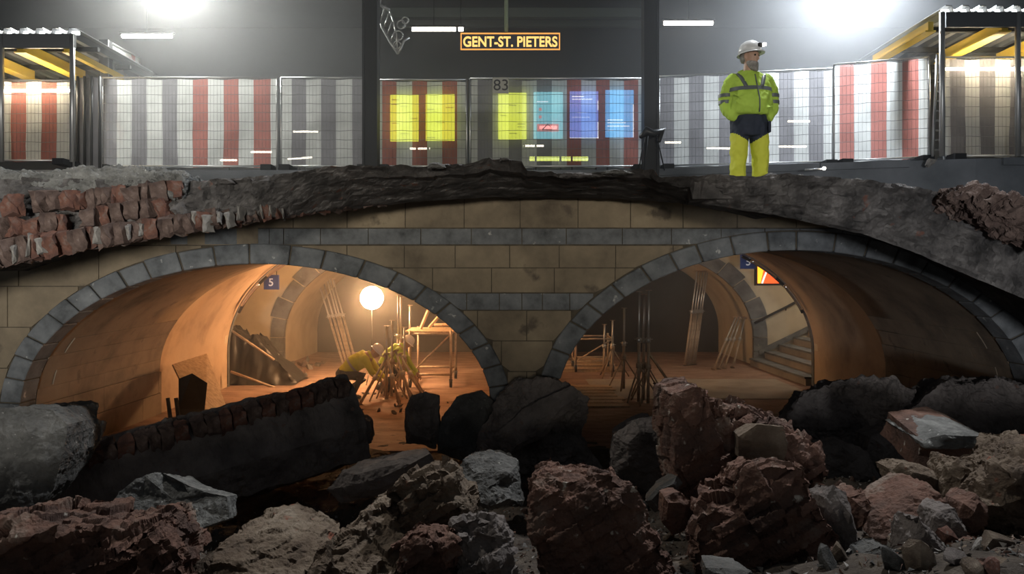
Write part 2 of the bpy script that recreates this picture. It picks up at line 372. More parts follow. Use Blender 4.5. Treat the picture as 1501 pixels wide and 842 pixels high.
# outer filling walls around the back of the vaults so that no light leaks
Y2 = 21.6; Y3 = 25.3; ZC = 3.62
mb = MB(); nX = 200
def hole(x, b, a_add=0):
    z = 0
    for A in ARCH.values():
        u = (x-A['xc'])/(A['a']+a_add)
        if abs(u) < 1: z = max(z, ZS+(b+a_add)*math.sqrt(1-u*u))
    return z
def holed_wall(name, Ya, Yb_, b, mat, label, x0=-12, x1=12, add=.0, n=320):
    mb = MB(); r = []
    for i in range(n+1):
        x = lerp(x0, x1, i/n); lo = min(hole(x, b, add), ZC-.01); r.append([(x, Ya, lo), (x, Ya, ZC), (x, Yb_, ZC), (x, Yb_, lo)])
    mb.loft(r, smooth=False); o = fixn(mb.build(name, mat)); return tag(o, label, kind='structure')
holed_wall('wall_middle', YB-.2, YB-.01, 2.66, M['paint'], 'wall over the inner ends of the vaults', add=.03)
w2 = holed_wall('wall_far', Y2, Y2+.3, 2.5, M['paint'], 'cream wall of the cross passage with two portals', add=.05)
for side, A in ARCH.items():
    # portal ring stones of the far wall
    n = 15
    for k in range(n):
        t0, t1 = PI*k/n+.006, PI*(k+1)/n-.006
        ring = []
        for j in range(4):
            t = lerp(t0, t1, j/3); w = .48 if k % 2 else .40
            ring.append([(A['xc']+A['a']*math.cos(t), Y2-.04, ZS+2.5*math.sin(t)), (A['xc']+(A['a']+w)*math.cos(t), Y2-.04, ZS+min((2.5+w)*math.sin(t), ZC-ZS-.005)),
                         (A['xc']+(A['a']+w)*math.cos(t), Y2+.1, ZS+min((2.5+w)*math.sin(t), ZC-ZS-.005)), (A['xc']+A['a']*math.cos(t), Y2+.1, ZS+2.5*math.sin(t))])
        fixn(MB().loft(ring, smooth=False).build('portal_stone', M['bluestone'], w2))
    for sx in (-1, 1):
        x0 = A['xc']+sx*A['a']
        for z0, z1, w in ((.4, ZS, .40), (0, .4, .48)):
            xa, xb = sorted((x0, x0+sx*w)); MB().box((xa, Y2-.04, z0+.005), (xb, Y2+.1, z1-.005)).build('portal_stone', M['bluestone'], w2)
    mb = MB()
    mb.loft([[Vector((A['xc']+A['a']+.01, Y, -.05))]+[Vector((A['xc']+(A['a']+.01)*math.cos(PI*k/40), Y, ZS+2.5*math.sin(PI*k/40))) for k in range(41)]+[Vector((A['xc']-A['a']-.01, Y, -.05))] for Y in (Y2+.1, Y3)], closed=False)
    o = mb.build('ceiling_far_'+side, M['paint']); tag(o, 'cream vault of the far passage seen through the %s arch' % side, kind='structure')
o = MB().box((-12, Y3, -.1), (12, Y3+.2, ZC)).build('wall_end', M['hoard']); tag(o, 'dark end wall of the passage', kind='structure')
o = MB().box((-13, YB-.25, ZC), (13, Y3+.2, ZC+.15)).build('ceiling', M['paint']); tag(o, 'flat ceiling of the cross passage', kind='structure')
for sx, nm in ((-1, 'wall_left'), (1, 'wall_right')):
    o = MB().box((min(sx*12, sx*12.2), YB-.3, -.1), (max(sx*12, sx*12.2), Y3, ZC+.8)).build(nm, M['paint']); tag(o, 'end wall of the cross passage', kind='structure')
# floor of the passage
fl = MB().box((-13, 11.0, -.25), (13, 26, 0)).build('floor', M['floor']); tag(fl, 'dusty passage floor', kind='structure')
mb = MB(); mb.box((.95+.9, 15.6, 0), (6.6, 18.6, .012)); o = mb.build('floor_slab', M['concfloor'], fl)
for k in range(7):
    y = 14.6+k*.42; MB().box((.75, y, 0), (2.4+random.uniform(-.15, .15), y+.34, .03)).build('plank', M['wood'], fl)

# ------------------------------------------------------------------ track bed and platform
tb = MB().box((-16, 12.4, 3.66), (16, 15.3, 3.74)).build('floor_track_bed', M['earth']); tag(tb, 'track bed above the vaults', kind='structure')
FR = [(-9, 16.0), (2.9, 16.0), (8.9, 14.45), (14, 14.45)]   # line of the fence: x -> Y
def fy(x): return interp(FR, x)
mb = MB(); XS = [-16, 2.9, 8.9, 16]
ZP = 4.86
front = [(-16, 15.75), (2.9, 15.75), (8.9, 14.2), (16, 14.2)]
mb.loft([[(x, y, 3.8), (x, y, ZP), (x, 30, ZP), (x, 30, 3.8)] for x, y in front], smooth=False)
pf = fixn(mb.build('floor_platform', M['grind'])); tag(pf, 'grey concrete platform edge below the fence', kind='structure')
for k in range(7):     # coping stones of the platform edge on the right
    xa, xb = 3.0+k*1.6, 3.0+(k+1)*1.6-.03
    ya, yb = interp(front, xa), interp(front, xb)
    if xa < 8.9 < xb: continue
    mb = MB(); mb.loft([[(x, y-.06, ZP-.13), (x, y-.06, ZP+.01), (x, y+.5, ZP+.01), (x, y+.5, ZP-.13)] for x, y in ((xa, ya), (xb, yb))], smooth=False)
    fixn(mb.build('coping_stone', M['grind'], pf))
o = MB().box((-22, 29.8, 3), (22, 30, 14)).build('wall_station', M['backwall']); tag(o, 'dark station wall far behind the platform', kind='structure')
o = MB().box((-22, 14.4, 12.6), (22, 30, 12.8)).build('ceiling_station', M['backwall']); tag(o, 'dark station roof', kind='structure')
# ------------------------------------------------------------------ broken masonry: generators
def fr(p, s, o=4): return noise.fractal(Vector(p)*s, 1.0, 2.0, o)
def rough_mesh(bm, amp, seed, sc=2.2, block=0.0, bs=(.22,.11,.075), rot=0.0, keep=None):
    off = Vector((seed*3.17, seed*1.71, seed*.93)); R = Euler((rot*.4, rot, rot*.3)).to_matrix()
    bm.normal_update(); ds = []
    for v in bm.verts:
        p = v.co+off; d = amp*(fr(p, sc, 6)*.9 + (abs(fr(p, sc*3.1, 4))-.25)*.6 - abs(fr(p, sc*9, 3))*.28)
        if block:
            q = R @ p; q = Vector((q.x/bs[0], q.y/bs[1], q.z/bs[2]))
            d += block*(noise.cell(q)-.5)
        ds.append(v.normal*d)
    for v, d in zip(bm.verts, ds): v.co += d
def subdiv(bm, target, maxit=7):
    for _ in range(maxit):
        es = [e for e in bm.edges if e.calc_length() > target]
        if not es: break
        bmesh.ops.subdivide_edges(bm, edges=es, cuts=1, use_grid_fill=False)
        bmesh.ops.triangulate(bm, faces=[f for f in bm.faces if len(f.verts) > 3])
def chunk(name, outline, Y, depth, mat, label, cat='rubble', seed=1, amp=.05, bulge=.25, block=0.0, tgt=None, back=.75, slope=0.0, group=None, rot=.5, lift=0.0, sc=2.2, tops=None):
    """a lump of broken masonry: outline as seen from the front at distance Y (slope: how far the upper edge leans back)"""
    ys = [p[1] for p in outline]; y0, y1 = min(ys), max(ys)
    rnd = random.Random(seed); mb = MB()
    ring = []
    for (x, y) in outline:
        up = (y1-y)/(y1-y0+1e-6); yy = Y+slope*up+rnd.uniform(-.06, .06)*depth
        ring.append(PX(x, y, yy))
    c = sum(ring, Vector())/len(ring)
    mid = [c+(p-c)*rnd.uniform(.5, .72)+Vector((0, -bulge*rnd.uniform(.4, 1.0)*depth, 0)) for p in ring]
    cc = c+Vector((0, -bulge*depth*rnd.uniform(.5, 1), 0))
    bk = [c+Vector(((p-c).x*back, (p.y-c.y)+depth*rnd.uniform(.75, 1.1), (p-c).z*back+lift*depth)) for p in ring]
    n = len(ring); vs = ring+mid+bk+[cc, sum(bk, Vector())/n]; fs = []
    for i in range(n):
        j = (i+1) % n
        fs += [(i, j, n+j, n+i), (n+i, n+j, 3*n), (j, i, 2*n+i, 2*n+j), (2*n+j, 2*n+i, 3*n+1)]
    mb.add(vs, fs); base = Vector((c.x, c.y, min(p.z for p in ring)))
    o = mb.build(name, mat, base=base)
    bm = bmesh.new(); bm.from_mesh(o.data); bmesh.ops.recalc_face_normals(bm, faces=bm.faces)
    bmesh.ops.triangulate(bm, faces=bm.faces); subdiv(bm, .62*(tgt or max(.035, Y*.0062)), 8); rough_mesh(bm, amp, seed, sc, block, rot=rot)
    bm.to_mesh(o.data); bm.free(); tag(o, label, cat, group); return o

# ------------------------------------------------------------------ the broken vault edge above the arches
TOP = [(-300,256),(0,262),(150,262),(262,264),(300,265),(380,258),(430,252),(480,243),(560,244),(640,242),(700,237),(718,231),(740,236),(765,237),(771,250),(830,256),(880,252),(930,248),(957,250),(966,261),(1060,256),(1110,257),(1150,255),(1250,262),(1330,272),(1385,283),(1430,287),(1501,300),(1600,330),(1900,420)]
BOT = [(-300,470),(0,392),(100,372),(200,355),(300,338),(400,322),(500,309),(600,297),(700,290),(800,287),(900,288),(1000,294),(1150,318),(1210,332),(1260,342),(1330,366),(1400,396),(1501,438),(1600,490),(1900,690)]
YBT = [(-300,6.3),(0,6.9),(300,7.4),(420,8.1),(520,8.9),(800,9.4),(950,9.2),(1040,7.9),(1097,7.55),(1200,7.6),(1300,7.7),(1501,7.5),(1900,7.0)]
YTT = [(-300,6.9),(0,7.4),(300,7.6),(800,7.6),(1000,7.4),(1200,7.35),(1501,7.4),(1900,7.0)]
def mass():
    bm = bmesh.new(); g = []; NX, NT = 560, 22
    for i in range(NX+1):
        px = lerp(-300, 1900, i/NX); col = []
        yt = interp(TOP, px)+2.5*fr((px*.03, 1, 0), 1, 4)+1.2*fr((px*.15, 7, 0), 1, 2); yb = interp(BOT, px)+1.2*fr((px*.05, 3, 0), 1, 3); Yb = interp(YBT, px)
        for k in range(NT+1):
            t = k/NT
            # the broken face leans out over the wall in a few rough steps
            q = t+.06*fr((px*.02, t*4, 5), 1, 3); q = max(0, min(1, q))
            Y = lerp(Yb, interp(YTT, px), q**.8)
            col.append(bm.verts.new(PX(px, lerp(yb, yt, t), Y)))
        top = col[-1].co; bot = col[0].co
        zg = max(min(top.z-.08, 3.95), bot.z+.06) if not 1020 < px < 1190 else 3.40
        col.append(bm.verts.new(Vector((top.x, top.y+.12, top.z-.03)))); col.append(bm.verts.new(Vector((top.x, top.y+.25, zg)))); col.append(bm.verts.new(Vector((top.x*1.05, top.y+.9, zg))))
        col.append(bm.verts.new(Vector((top.x*1.25, YW+.3, min(max(3.95, zg), EYE+(HOR-yt-7)/F*(YW+.3))))))
        lip = max(0, min(.45, zg-bot.z-.1))
        q = PX(px, yb-5, YW+.1); q.z = max(q.z, bot.z+lip); q.x = bot.x*lerp(1, 1.15, .5)
        col.append(bm.verts.new(q)); col.append(bm.verts.new(Vector((bot.x, bot.y+.28, bot.z+lip*.9)))); g.append(col)
    n = len(g[0])
    for i in range(NX):
        for k in range(n):
            a, b = g[i][k], g[i+1][k]; c, d = g[i+1][(k+1) % n], g[i][(k+1) % n]
            bm.faces.new((a, b, c, d))
    bmesh.ops.recalc_face_normals(bm, faces=bm.faces); bm.normal_update()
    frontv = [v for col in g for v in col[1:24]]
    off = Vector((3.1, 0, 9))
    mv = []
    for v in frontv:
        p = v.co+off
        d = .11*fr(p, 1.6, 6)+.06*(abs(fr(p, 5, 4))-.2)+.05*fr(p, 11, 4)
        q = Vector((p.x/.21, p.y/.3, p.z/.085)); d += .03*(noise.cell(q)-.5)
        mv.append((v, Vector((0, -1, 0))*d + Vector((0,0,.35))*d*0))
    for v, d in mv: v.co += d
    me = bpy.data.meshes.new('broken_vault'); bm.to_mesh(me); bm.free(); me.materials.append(M['earth'])
    o = bpy.data.objects.new('broken_vault', me); C.objects.link(o)
    return tag(o, 'dark broken brick and concrete edge of the cut vault above both arches', 'masonry')
bv = mass()
# bricks
def brick_mesh(i, mat, w=.13, h=.25, d=.16):
    rnd = random.Random(i*13+5); bm = bmesh.new(); bmesh.ops.create_cube(bm, size=1)
    for v in bm.verts: v.co = Vector((v.co.x*w, v.co.y*d, v.co.z*h))+Vector((rnd.uniform(-.014, .014), rnd.uniform(-.03, .03), rnd.uniform(-.018, .018)))
    bmesh.ops.subdivide_edges(bm, edges=bm.edges, cuts=2, use_grid_fill=True)
    for v in bm.verts: v.co += Vector((rnd.uniform(-.011, .011), rnd.uniform(-.028, .028), rnd.uniform(-.013, .013)))
    me = bpy.data.meshes.new('brick'); bm.to_mesh(me); bm.free(); me.materials.append(mat); return me
BR = [brick_mesh(i, [M['brick'], M['brick2'], M['brick'], M['brick2'], M['brick2'], M['brick2'], M['brick'], M['brick2'], M['mortar'], M['brick2'], M['brick'], M['brick2']][i]) for i in range(12)]
def place_brick(px, py, Y, ang, sc=(1,1,1), i=None):
    o = bpy.data.objects.new('brick', BR[random.choice([0,1,2,3,4,5,6,7,9,10,11]) if i is None else i]); C.objects.link(o); o.parent = bv
    o.location = PX(px, py, Y+random.uniform(-.05, .05)); o.rotation_euler = (random.uniform(-.3, .3), ang+random.uniform(-.12, .12), random.uniform(-.5, .5)); o.scale = sc
    return o
x = -130
while x < 560:                         # lowest ring of bricks on edge
    Y = interp(YBT, x)-.02; yb = interp(BOT, x); s = 7.0/Y
    hgt = max(.45, 1.0-.00085*max(0, x))
    step = (20.5 if x < 260 else 17)*(.85+.3*random.random())
    place_brick(x, yb-19*hgt*s, Y, math.atan2(interp(BOT, x+20)-interp(BOT, x-20), 40)*1.0-.06, (.92*step/20.5, 1, hgt*.95))
    if random.random() < .6 and x < 420:
        b_ = place_brick(x+step/2, yb-19*hgt*s+random.uniform(-5, 4), Y-.03, random.uniform(-.2, .1), (.12+.12*random.random(), .8, hgt*random.uniform(.5, .95)), 8); b_.name = 'mortar_joint'
    x += step
for row, (ya, yb2, xa, xb) in enumerate([((0,338),(300,298),-120,262),((0,302),(300,280),-110,268)]):
    x = xa
    while x < xb:                      # upper, more broken courses
        y = lerp(ya[1], yb2[1], x/300); step = random.uniform(17, 25)
        if random.random() < .86: place_brick(x, y+random.uniform(-3, 3), interp(YBT, x)+.1+.09*row, -.13, (step/20.5*.95, random.uniform(.8, 1.2), random.uniform(.62, .85)))
        x += step
# rough concrete slab lying on the left of the cut
so = chunk('concrete_slab', [(-190,258),(-90,250),(0,249),(70,250),(130,246),(185,243),(235,247),(264,254),(270,275),(262,288),(200,285),(120,292),(60,300),(0,306),(-90,318),(-190,330)], 7.25, .9, M['slabtop'],
     'rough grey concrete slab on the brick courses at upper left', 'concrete', seed=5, amp=.07, bulge=.08, tgt=.035, back=1.0, slope=.35, sc=3.5)
chunk('brick_lump', [(1388,288),(1398,276),(1432,271),(1466,279),(1505,292),(1560,330),(1540,372),(1482,345),(1462,330),(1420,310)], 7.0, .6, M['brick2'],
      'broken brick lump on the cut edge at upper right', 'masonry', seed=11, amp=.07, bulge=.2, block=.06, tgt=.03)
for i, (px, py, w, h) in enumerate([(640,243,26,8),(742,234,22,7),(850,256,60,8),(905,252,50,8),(1130,262,22,12),(1200,264,26,14),(1255,266,30,12),(1320,274,26,10),(330,266,30,9),(1172,262,14,12)]):
    chunk('edge_lump', [(px-w/2,py+h/2),(px-w/2.4,py-h/3),(px-w/8,py-h/2),(px+w/4,py-h/2.4),(px+w/2,py+h/3),(px,py+h*.6)], 7.55, .2, M['earth'] if i % 3 else M['rubgrey'],
          'dark mortar lump on the crest of the cut '+['below the right timetable','above the pier, tallest of the crest','right of the tall crest notch','left of the second column','just right of the worker\'s legs','third to the right of the worker','fourth to the right of the worker','last before the right brick lump','right beside the left concrete slab','second to the right of the worker'][i], 'rubble', seed=40+i, amp=.03, bulge=.25, tgt=.03, group='lumps on the crest of the cut')

# ------------------------------------------------------------------ rubble ground in front
def hz(x, y):
    z = interp([(2.5,1.15),(4,.82),(5,.60),(6,.42),(7.5,.22),(8.5,.08),(11,.0)], y)
    z += .30*max(0, min(1, (x-1.2)/2.0))*max(0, min(1, (9.2-y)/1.5))
    z -= .28*max(0, min(1, (-x-.3)/1.5))*max(0, min(1, (y-5.6)/1.0))*max(0, min(1, (9.5-y)/1.2))
    return z+.12*fr((x, y, 2), .9, 5)+.035*fr((x, y, 5), 5, 4)
mb = MB(); nx, ny = 260, 150
vs = []
for j in range(ny+1):
    y = lerp(2.6, 12.2, j/ny)
    for i in range(nx+1):
        x = lerp(-7.5, 7.5, i/nx); z = hz(x, y)
        if y > 10.5: z = lerp(z, -.03, (y-10.5)/1.7)
        vs.append((x, y, z))
fs = [(j*(nx+1)+i, j*(nx+1)+i+1, (j+1)*(nx+1)+i+1, (j+1)*(nx+1)+i) for j in range(ny) for i in range(nx)]
mb.add(vs, fs); g = mb.build('floor_rubble', M['gravel']); tag(g, 'ground of earth and fine rubble', kind='structure')
def ch(*a, **k): return chunk(*a, **k)
# large pieces, back to front
ch('masonry_block', [(596,650),(592,600),(600,578),(622,573),(642,582),(645,640),(640,660)], 9.4, .5, M['rubdark'], 'dark upright masonry block under the left arch', seed=21, amp=.04)
ch('masonry_block', [(640,665),(645,612),(668,582),(706,572),(724,590),(728,650),(700,680)], 9.3, .6, M['rubgrey'], 'grey leaning slab beside the foot of the central pier', seed=22, amp=.03, slope=.3)
ch('masonry_block', [(505,640),(512,612),(530,610),(542,618),(545,650),(520,660)], 8.9, .4, M['rubdark'], 'small dark block at the end of the fallen beam', seed=23, amp=.03)
ch('pier_rubble', [(690,690),(712,620),(728,580),(755,556),(800,556),(838,562),(866,585),(858,640),(880,690),(800,715),(730,710)], 9.1, .7, M['rubdark'], 'heap of dark stones around the foot of the central pier', seed=24, amp=.09, bulge=.3)
ch('masonry_block', [(722,640),(765,600),(838,565),(852,580),(800,640),(745,668)], 8.7, .35, M['rubdark'], 'tilted dark slab lying against the central pier', seed=25, amp=.03)
ch('masonry_block', [(893,700),(900,640),(930,616),(958,612),(985,640),(1000,690),(950,720)], 7.6, .6, M['rubdark'], 'black rock below the right arch beside the tall slab', seed=26, amp=.05)
ch('masonry_block', [(1150,625),(1180,580),(1230,556),(1310,556),(1345,575),(1350,640),(1310,680),(1220,690),(1160,660)], 9.2, .9, M['rubdark'], 'broad dark mound of stones under the right arch', seed=27, amp=.10, bulge=.25)
ch('masonry_block', [(1330,600),(1390,560),(1470,556),(1560,570),(1600,680),(1480,700),(1350,690)], 8.9, .9, M['rubdark'], 'dark mound of masonry at the right foot of the arch', seed=28, amp=.10, bulge=.25)
ch('masonry_block', [(1268,690),(1275,640),(1300,629),(1335,640),(1352,690),(1310,705)], 8.1, .5, M['rubdark'], 'brownish dark stone in front of the right mound', seed=29, amp=.04)
ch('masonry_block', [(1180,700),(1185,660),(1230,645),(1275,660),(1290,705),(1230,725)], 7.9, .5, M['rubdark'], 'low dark stone behind the tall brick slab', seed=30, amp=.04)
# fallen beam of the vault: long slab with a row of bricks on its upper face
beam = empty('fallen_beam', (0, 0, 0), 'long fallen length of brick vault lying under the left arch', 'masonry')
def beam_part():
    A_, B_ = PX(70, 712, 7.4), PX(515, 588, 9.0)
    bm = bmesh.new(); n = 60; rings = []
    d = (B_-A_).normalized(); side = Vector((0,0,1)).cross(d).normalized(); up = d.cross(side)
    for i in range(n+1):
        p = A_.lerp(B_, i/n); r = []
        for (s_, u) in ((-.10,.26),(-.20,.10),(-.42,-.25),(-.38,-.62),(.0,-.75),(.5,-.6),(.6,.0),(.45,.24),(.15,.31)):
            s2 = -s_ if False else s_
            r.append(bm.verts.new(p+side*s2*1.0+up*u))
        rings.append(r)
    m = len(rings[0])
    for i in range(n):
        for k in range(m): bm.faces.new((rings[i][k], rings[i][(k+1) % m], rings[i+1][(k+1) % m], rings[i+1][k]))
    bm.faces.new(rings[0]); bm.faces.new(rings[-1][::-1])
    bmesh.ops.recalc_face_normals(bm, faces=bm.faces); bmesh.ops.triangulate(bm, faces=bm.faces); subdiv(bm, .07); rough_mesh(bm, .05, 77, 2.0)
    me = bpy.data.meshes.new('slab'); bm.to_mesh(me); bm.free(); me.materials.append(M['rubdark'])
    o = bpy.data.objects.new('slab', me); C.objects.link(o); o.parent = beam
    x = .1; L = (B_-A_).length; Rm = Matrix((d, side, up)).transposed()
    while x < L-.1:
        s_ = random.uniform(.10, .15)
        b = bpy.data.objects.new('brick', BR[random.choice([0,1,2,3,5,7,9])]); C.objects.link(b); b.parent = beam
        b.location = A_+d*(x+s_/2)+up*.20-side*.16; b.rotation_euler = (Rm @ Euler((random.uniform(-.1,.1)+.35, random.uniform(-.1,.1), random.uniform(-.15,.15))).to_matrix()).to_euler(); b.scale = (s_/.135, .9, .9)
        x += s_+.012
beam_part()
ch('concrete_block', [(-70,610),(-20,602),(40,596),(78,598),(100,622),(98,640),(88,678),(78,720),(40,760),(-20,775),(-90,770)], 6.3, .8, M['rubgrey'], 'big grey concrete block at the left edge', 'concrete', seed=31, amp=.035, bulge=.12, slope=.2)
ch('concrete_wedge', [(150,752),(175,722),(212,698),(236,692),(268,708),(300,722),(333,728),(336,760),(300,772),(240,782),(180,778)], 6.0, .55, M['slabtop'], 'pale concrete wedge with a glittering broken face at left', 'concrete', seed=32, amp=.03, bulge=-.15, slope=.30, lift=-.25)
ch('masonry_slab', [(475,720),(500,690),(600,668),(632,664),(640,678),(560,725),(500,740)], 7.0, .4, M['rubdark'], 'dark slab lying in the shadow behind the central heap', seed=33, amp=.03)
ch('rubble_slab', [(668,705),(680,676),(720,671),(758,682),(762,706),(770,740),(720,750),(680,735)], 6.2, .6, M['rubgrey'], 'pale grey aggregate slab behind the central brick heap', 'concrete', seed=34, amp=.05, slope=.3)
ch('brick_heap', [(-60,860),(-60,770),(20,758),(100,762),(150,768),(190,780),(225,768),(240,782),(262,810),(280,860),(120,900)], 4.3, .6, M['rubred'], 'dark brick mass in the bottom left corner', 'masonry', seed=35, amp=.05, block=.05, bulge=.2, tgt=.028)
ch('brick_lump', [(190,800),(200,772),(222,768),(240,785),(255,815),(262,842),(225,860),(196,840)], 4.1, .25, M['rubred'], 'lump of pale mortared brick at the end of the bottom left mass', 'masonry', seed=36, amp=.05, block=.05, tgt=.022)
ch('stone_slab', [(270,845),(300,812),(340,782),(400,772),(465,786),(490,815),(470,850),(380,880),(290,870)], 4.6, .7, M['rubtan'], 'flat layered stone slab at the bottom beside the brick mass', 'stone', seed=37, amp=.04, slope=.5, bulge=.1, block=.02)
# central heap: several pieces
ch('brick_slab', [(440,850),(470,808),(520,762),(560,735),(600,760),(612,830),(600,880),(500,880)], 4.5, .5, M['rubtan'], 'slanting tan brick slab on the left of the central heap', 'masonry', seed=41, amp=.05, slope=.55, block=.04, tgt=.025, rot=.9)
ch('stone_block', [(560,742),(566,718),(590,700),(620,686),(652,678),(668,690),(684,716),(702,730),(706,752),(690,776),(640,790),(600,786),(575,770)], 4.9, .5, M['rubtan'], 'blocky tan stone crowning the central heap', 'masonry', seed=42, amp=.05, bulge=.2, block=.05, tgt=.026)
ch('stone_block', [(575,795),(600,772),(640,775),(672,790),(680,830),(660,880),(600,880),(575,840)], 4.4, .35, M['rubred'], 'rough red and pale masonry in the front of the central heap', 'masonry', seed=43, amp=.06, block=.05, tgt=.024)
ch('stone_block', [(660,800),(665,768),(700,752),(735,770),(752,810),(760,870),(690,890),(660,860)], 4.5, .4, M['rubdark'], 'dark jagged masonry on the right of the central heap', 'masonry', seed=44, amp=.06, block=.05, tgt=.024)
ch('brick_boulder', [(770,700),(790,692),(830,697),(862,695),(895,690),(925,702),(950,740),(952,775),(985,815),(1010,870),(900,900),(800,890),(782,800)], 4.6, .6, M['rubred'], 'large dark red boulder with fractured crest right of the central heap', 'masonry', seed=45, amp=.055, bulge=.12, slope=.15, tgt=.024, block=.025)
ch('brick_slab', [(978,590),(984,578),(1016,567),(1035,570),(1042,600),(1060,650),(1078,700),(1050,760),(1010,772),(992,720),(986,650)], 5.6, .75, M['rubred'], 'tall upright brick slab in front of the right arch', 'masonry', seed=46, amp=.03, bulge=.05, tgt=.028, block=.02, lift=.0, back=.95)
ch('brick_slab', [(1035,588),(1075,596),(1105,606),(1140,622),(1180,634),(1203,648),(1214,690),(1205,740),(1130,740),(1080,720),(1050,680)], 5.75, .8, M['rubred'], 'stepped brick ridge sloping down behind the tall slab', 'masonry', seed=47, amp=.05, bulge=.12, block=.06, tgt=.026, lift=.08)
ch('brick_block', [(1082,640),(1110,622),(1148,626),(1158,650),(1150,680),(1105,690),(1082,672)], 5.4, .3, M['rubtan'], 'square brown brick block lodged on the ridge', 'masonry', seed=48, amp=.02, bulge=.06, tgt=.025)
ch('brick_boulder', [(1010,800),(1020,762),(1040,742),(1075,735),(1090,690),(1130,672),(1176,674),(1196,710),(1215,770),(1250,800),(1262,870),(1120,900),(1020,870)], 4.7, .6, M['rubred'], 'massive dark brick boulder in front of the tall slab', 'masonry', seed=49, amp=.045, bulge=.15, block=.05, tgt=.024)
ch('brick_block', [(1208,790),(1210,730),(1222,712),(1240,722),(1250,760),(1262,800),(1258,850),(1220,850)], 4.8, .35, M['rubdark'], 'narrow dark block to the right of the massive boulder', 'masonry', seed=50, amp=.03, tgt=.026)
ch('mortar_slab', [(945,735),(965,712),(992,698),(1000,708),(985,735),(960,752)], 5.4, .2, M['rubgrey'], 'thin grey slab wedged left of the tall slab', 'masonry', seed=51, amp=.015, tgt=.03)
ch('brick_block', [(968,765),(972,728),(998,720),(1012,735),(1010,775),(985,785)], 5.1, .25, M['rubred'], 'small pale-edged brick between the boulder and the tall slab', 'masonry', seed=52, amp=.03, tgt=.026)
ch('pale_block', [(1030,850),(1034,832),(1060,832),(1100,838),(1110,860),(1060,880)], 4.2, .25, M['rubgrey'], 'pale-edged mortar block at the bottom edge', 'masonry', seed=53, amp=.02, tgt=.025)
# right-hand field of stones
ch('stone_block', [(1346,668),(1352,646),(1380,640),(1440,642),(1472,655),(1474,690),(1440,705),(1370,700),(1348,690)], 6.2, .75, M['rubred'], 'flat-topped square block with a pale top at right', 'masonry', seed=54, amp=.02, bulge=.05, tgt=.03, lift=.18, back=.9)
ch('boulder', [(1436,740),(1442,705),(1462,680),(1490,655),(1530,640),(1570,700),(1560,790),(1480,800),(1445,780)], 5.2, .6, M['rubtan'], 'large tan boulder at the right edge', 'stone', seed=55, amp=.07, bulge=.25, tgt=.028)
ch('boulder', [(1385,742),(1390,690),(1402,670),(1430,678),(1440,705),(1436,740),(1420,765),(1395,760)], 5.6, .35, M['rubtan'], 'upright tan stone left of the large right-hand boulder', 'stone', seed=56, amp=.05, tgt=.028)
ch('boulder', [(1310,720),(1308,690),(1322,678),(1350,682),(1385,700),(1380,730),(1340,742)], 5.8, .4, M['rubtan'], 'brown angular stone in front of the flat-topped block', 'stone', seed=57, amp=.035, tgt=.03)
ch('boulder', [(1278,790),(1290,752),(1325,728),(1362,710),(1388,738),(1395,775),(1350,800),(1300,815)], 5.0, .45, M['rubred'], 'reddish boulder with a pale lit flank at right', 'stone', seed=58, amp=.04, tgt=.028, slope=.2)
ch('boulder', [(1240,755),(1243,725),(1270,720),(1284,740),(1282,770),(1255,775)], 5.3, .3, M['rubred'], 'rounded brick lump between the boulders at right', 'stone', seed=59, amp=.04, tgt=.028)
ch('boulder', [(1335,840),(1338,790),(1346,756),(1368,775),(1385,800),(1420,850),(1370,880)], 4.5, .35, M['rubdark'], 'pointed dark shard of masonry at lower right', 'stone', seed=60, amp=.04, tgt=.025)
ch('boulder', [(1360,800),(1375,752),(1400,745),(1420,770),(1430,800),(1400,820)], 4.8, .3, M['rubdark'], 'dark wedge stone behind the pointed shard', 'stone', seed=61, amp=.04, tgt=.026)
ch('boulder', [(1404,760),(1412,738),(1432,725),(1452,745),(1450,775),(1420,785)], 5.0, .3, M['rubred'], 'red brick fragment below the large tan boulder', 'stone', seed=62, amp=.03, tgt=.026)
ch('boulder', [(1400,850),(1420,818),(1460,808),(1510,800),(1540,860),(1450,890)], 4.4, .35, M['rubred'], 'reddish stone slab in the bottom right corner', 'stone', seed=63, amp=.05, tgt=.025)
ch('boulder', [(1255,850),(1262,812),(1290,798),(1320,806),(1330,850),(1290,870)], 4.4, .3, M['rubgrey'], 'grey-topped stone at the bottom right of the massive boulder', 'stone', seed=64, amp=.03, tgt=.026)
mb = MB(); mb.path([PX(1325,796,4.5), PX(1355,815,4.45), PX(1378,836,4.4)], .004, 6); o = mb.build('steel_rod', M['steel']); tag(o, 'thin bright steel rod sticking out of the lower right rubble', 'rod')
# countable smaller stones
def stone_mesh(i):
    rnd = random.Random(900+i); bm = bmesh.new(); bmesh.ops.create_icosphere(bm, subdivisions=2, radius=.5)
    pl = [(Vector((rnd.gauss(0,1), rnd.gauss(0,1), rnd.gauss(0,1))).normalized(), rnd.uniform(.22, .42)) for _ in range(9)]
    for v in bm.verts:
        for nrm, d in pl:
            t = v.co.dot(nrm)-d
            if t > 0: v.co -= nrm*t
        v.co = Vector((v.co.x*1.25, v.co.y, v.co.z*.8)); v.co += v.normal*.03*fr(v.co+Vector((i, 0, 0)), 4, 3)
    me = bpy.data.meshes.new('rubble_stone'); bm.to_mesh(me); bm.free()
    me.materials.append([M['rubred'], M['rubtan'], M['rubgrey'], M['rubtan'], M['rubred'], M['rubdark'], M['brick'], M['mortar']][i % 8]); return me
SM = [stone_mesh(i) for i in range(16)]
MATN = ['red-brown', 'tan', 'grey', 'tan', 'red-brown', 'dark', 'brick-red', 'pale']
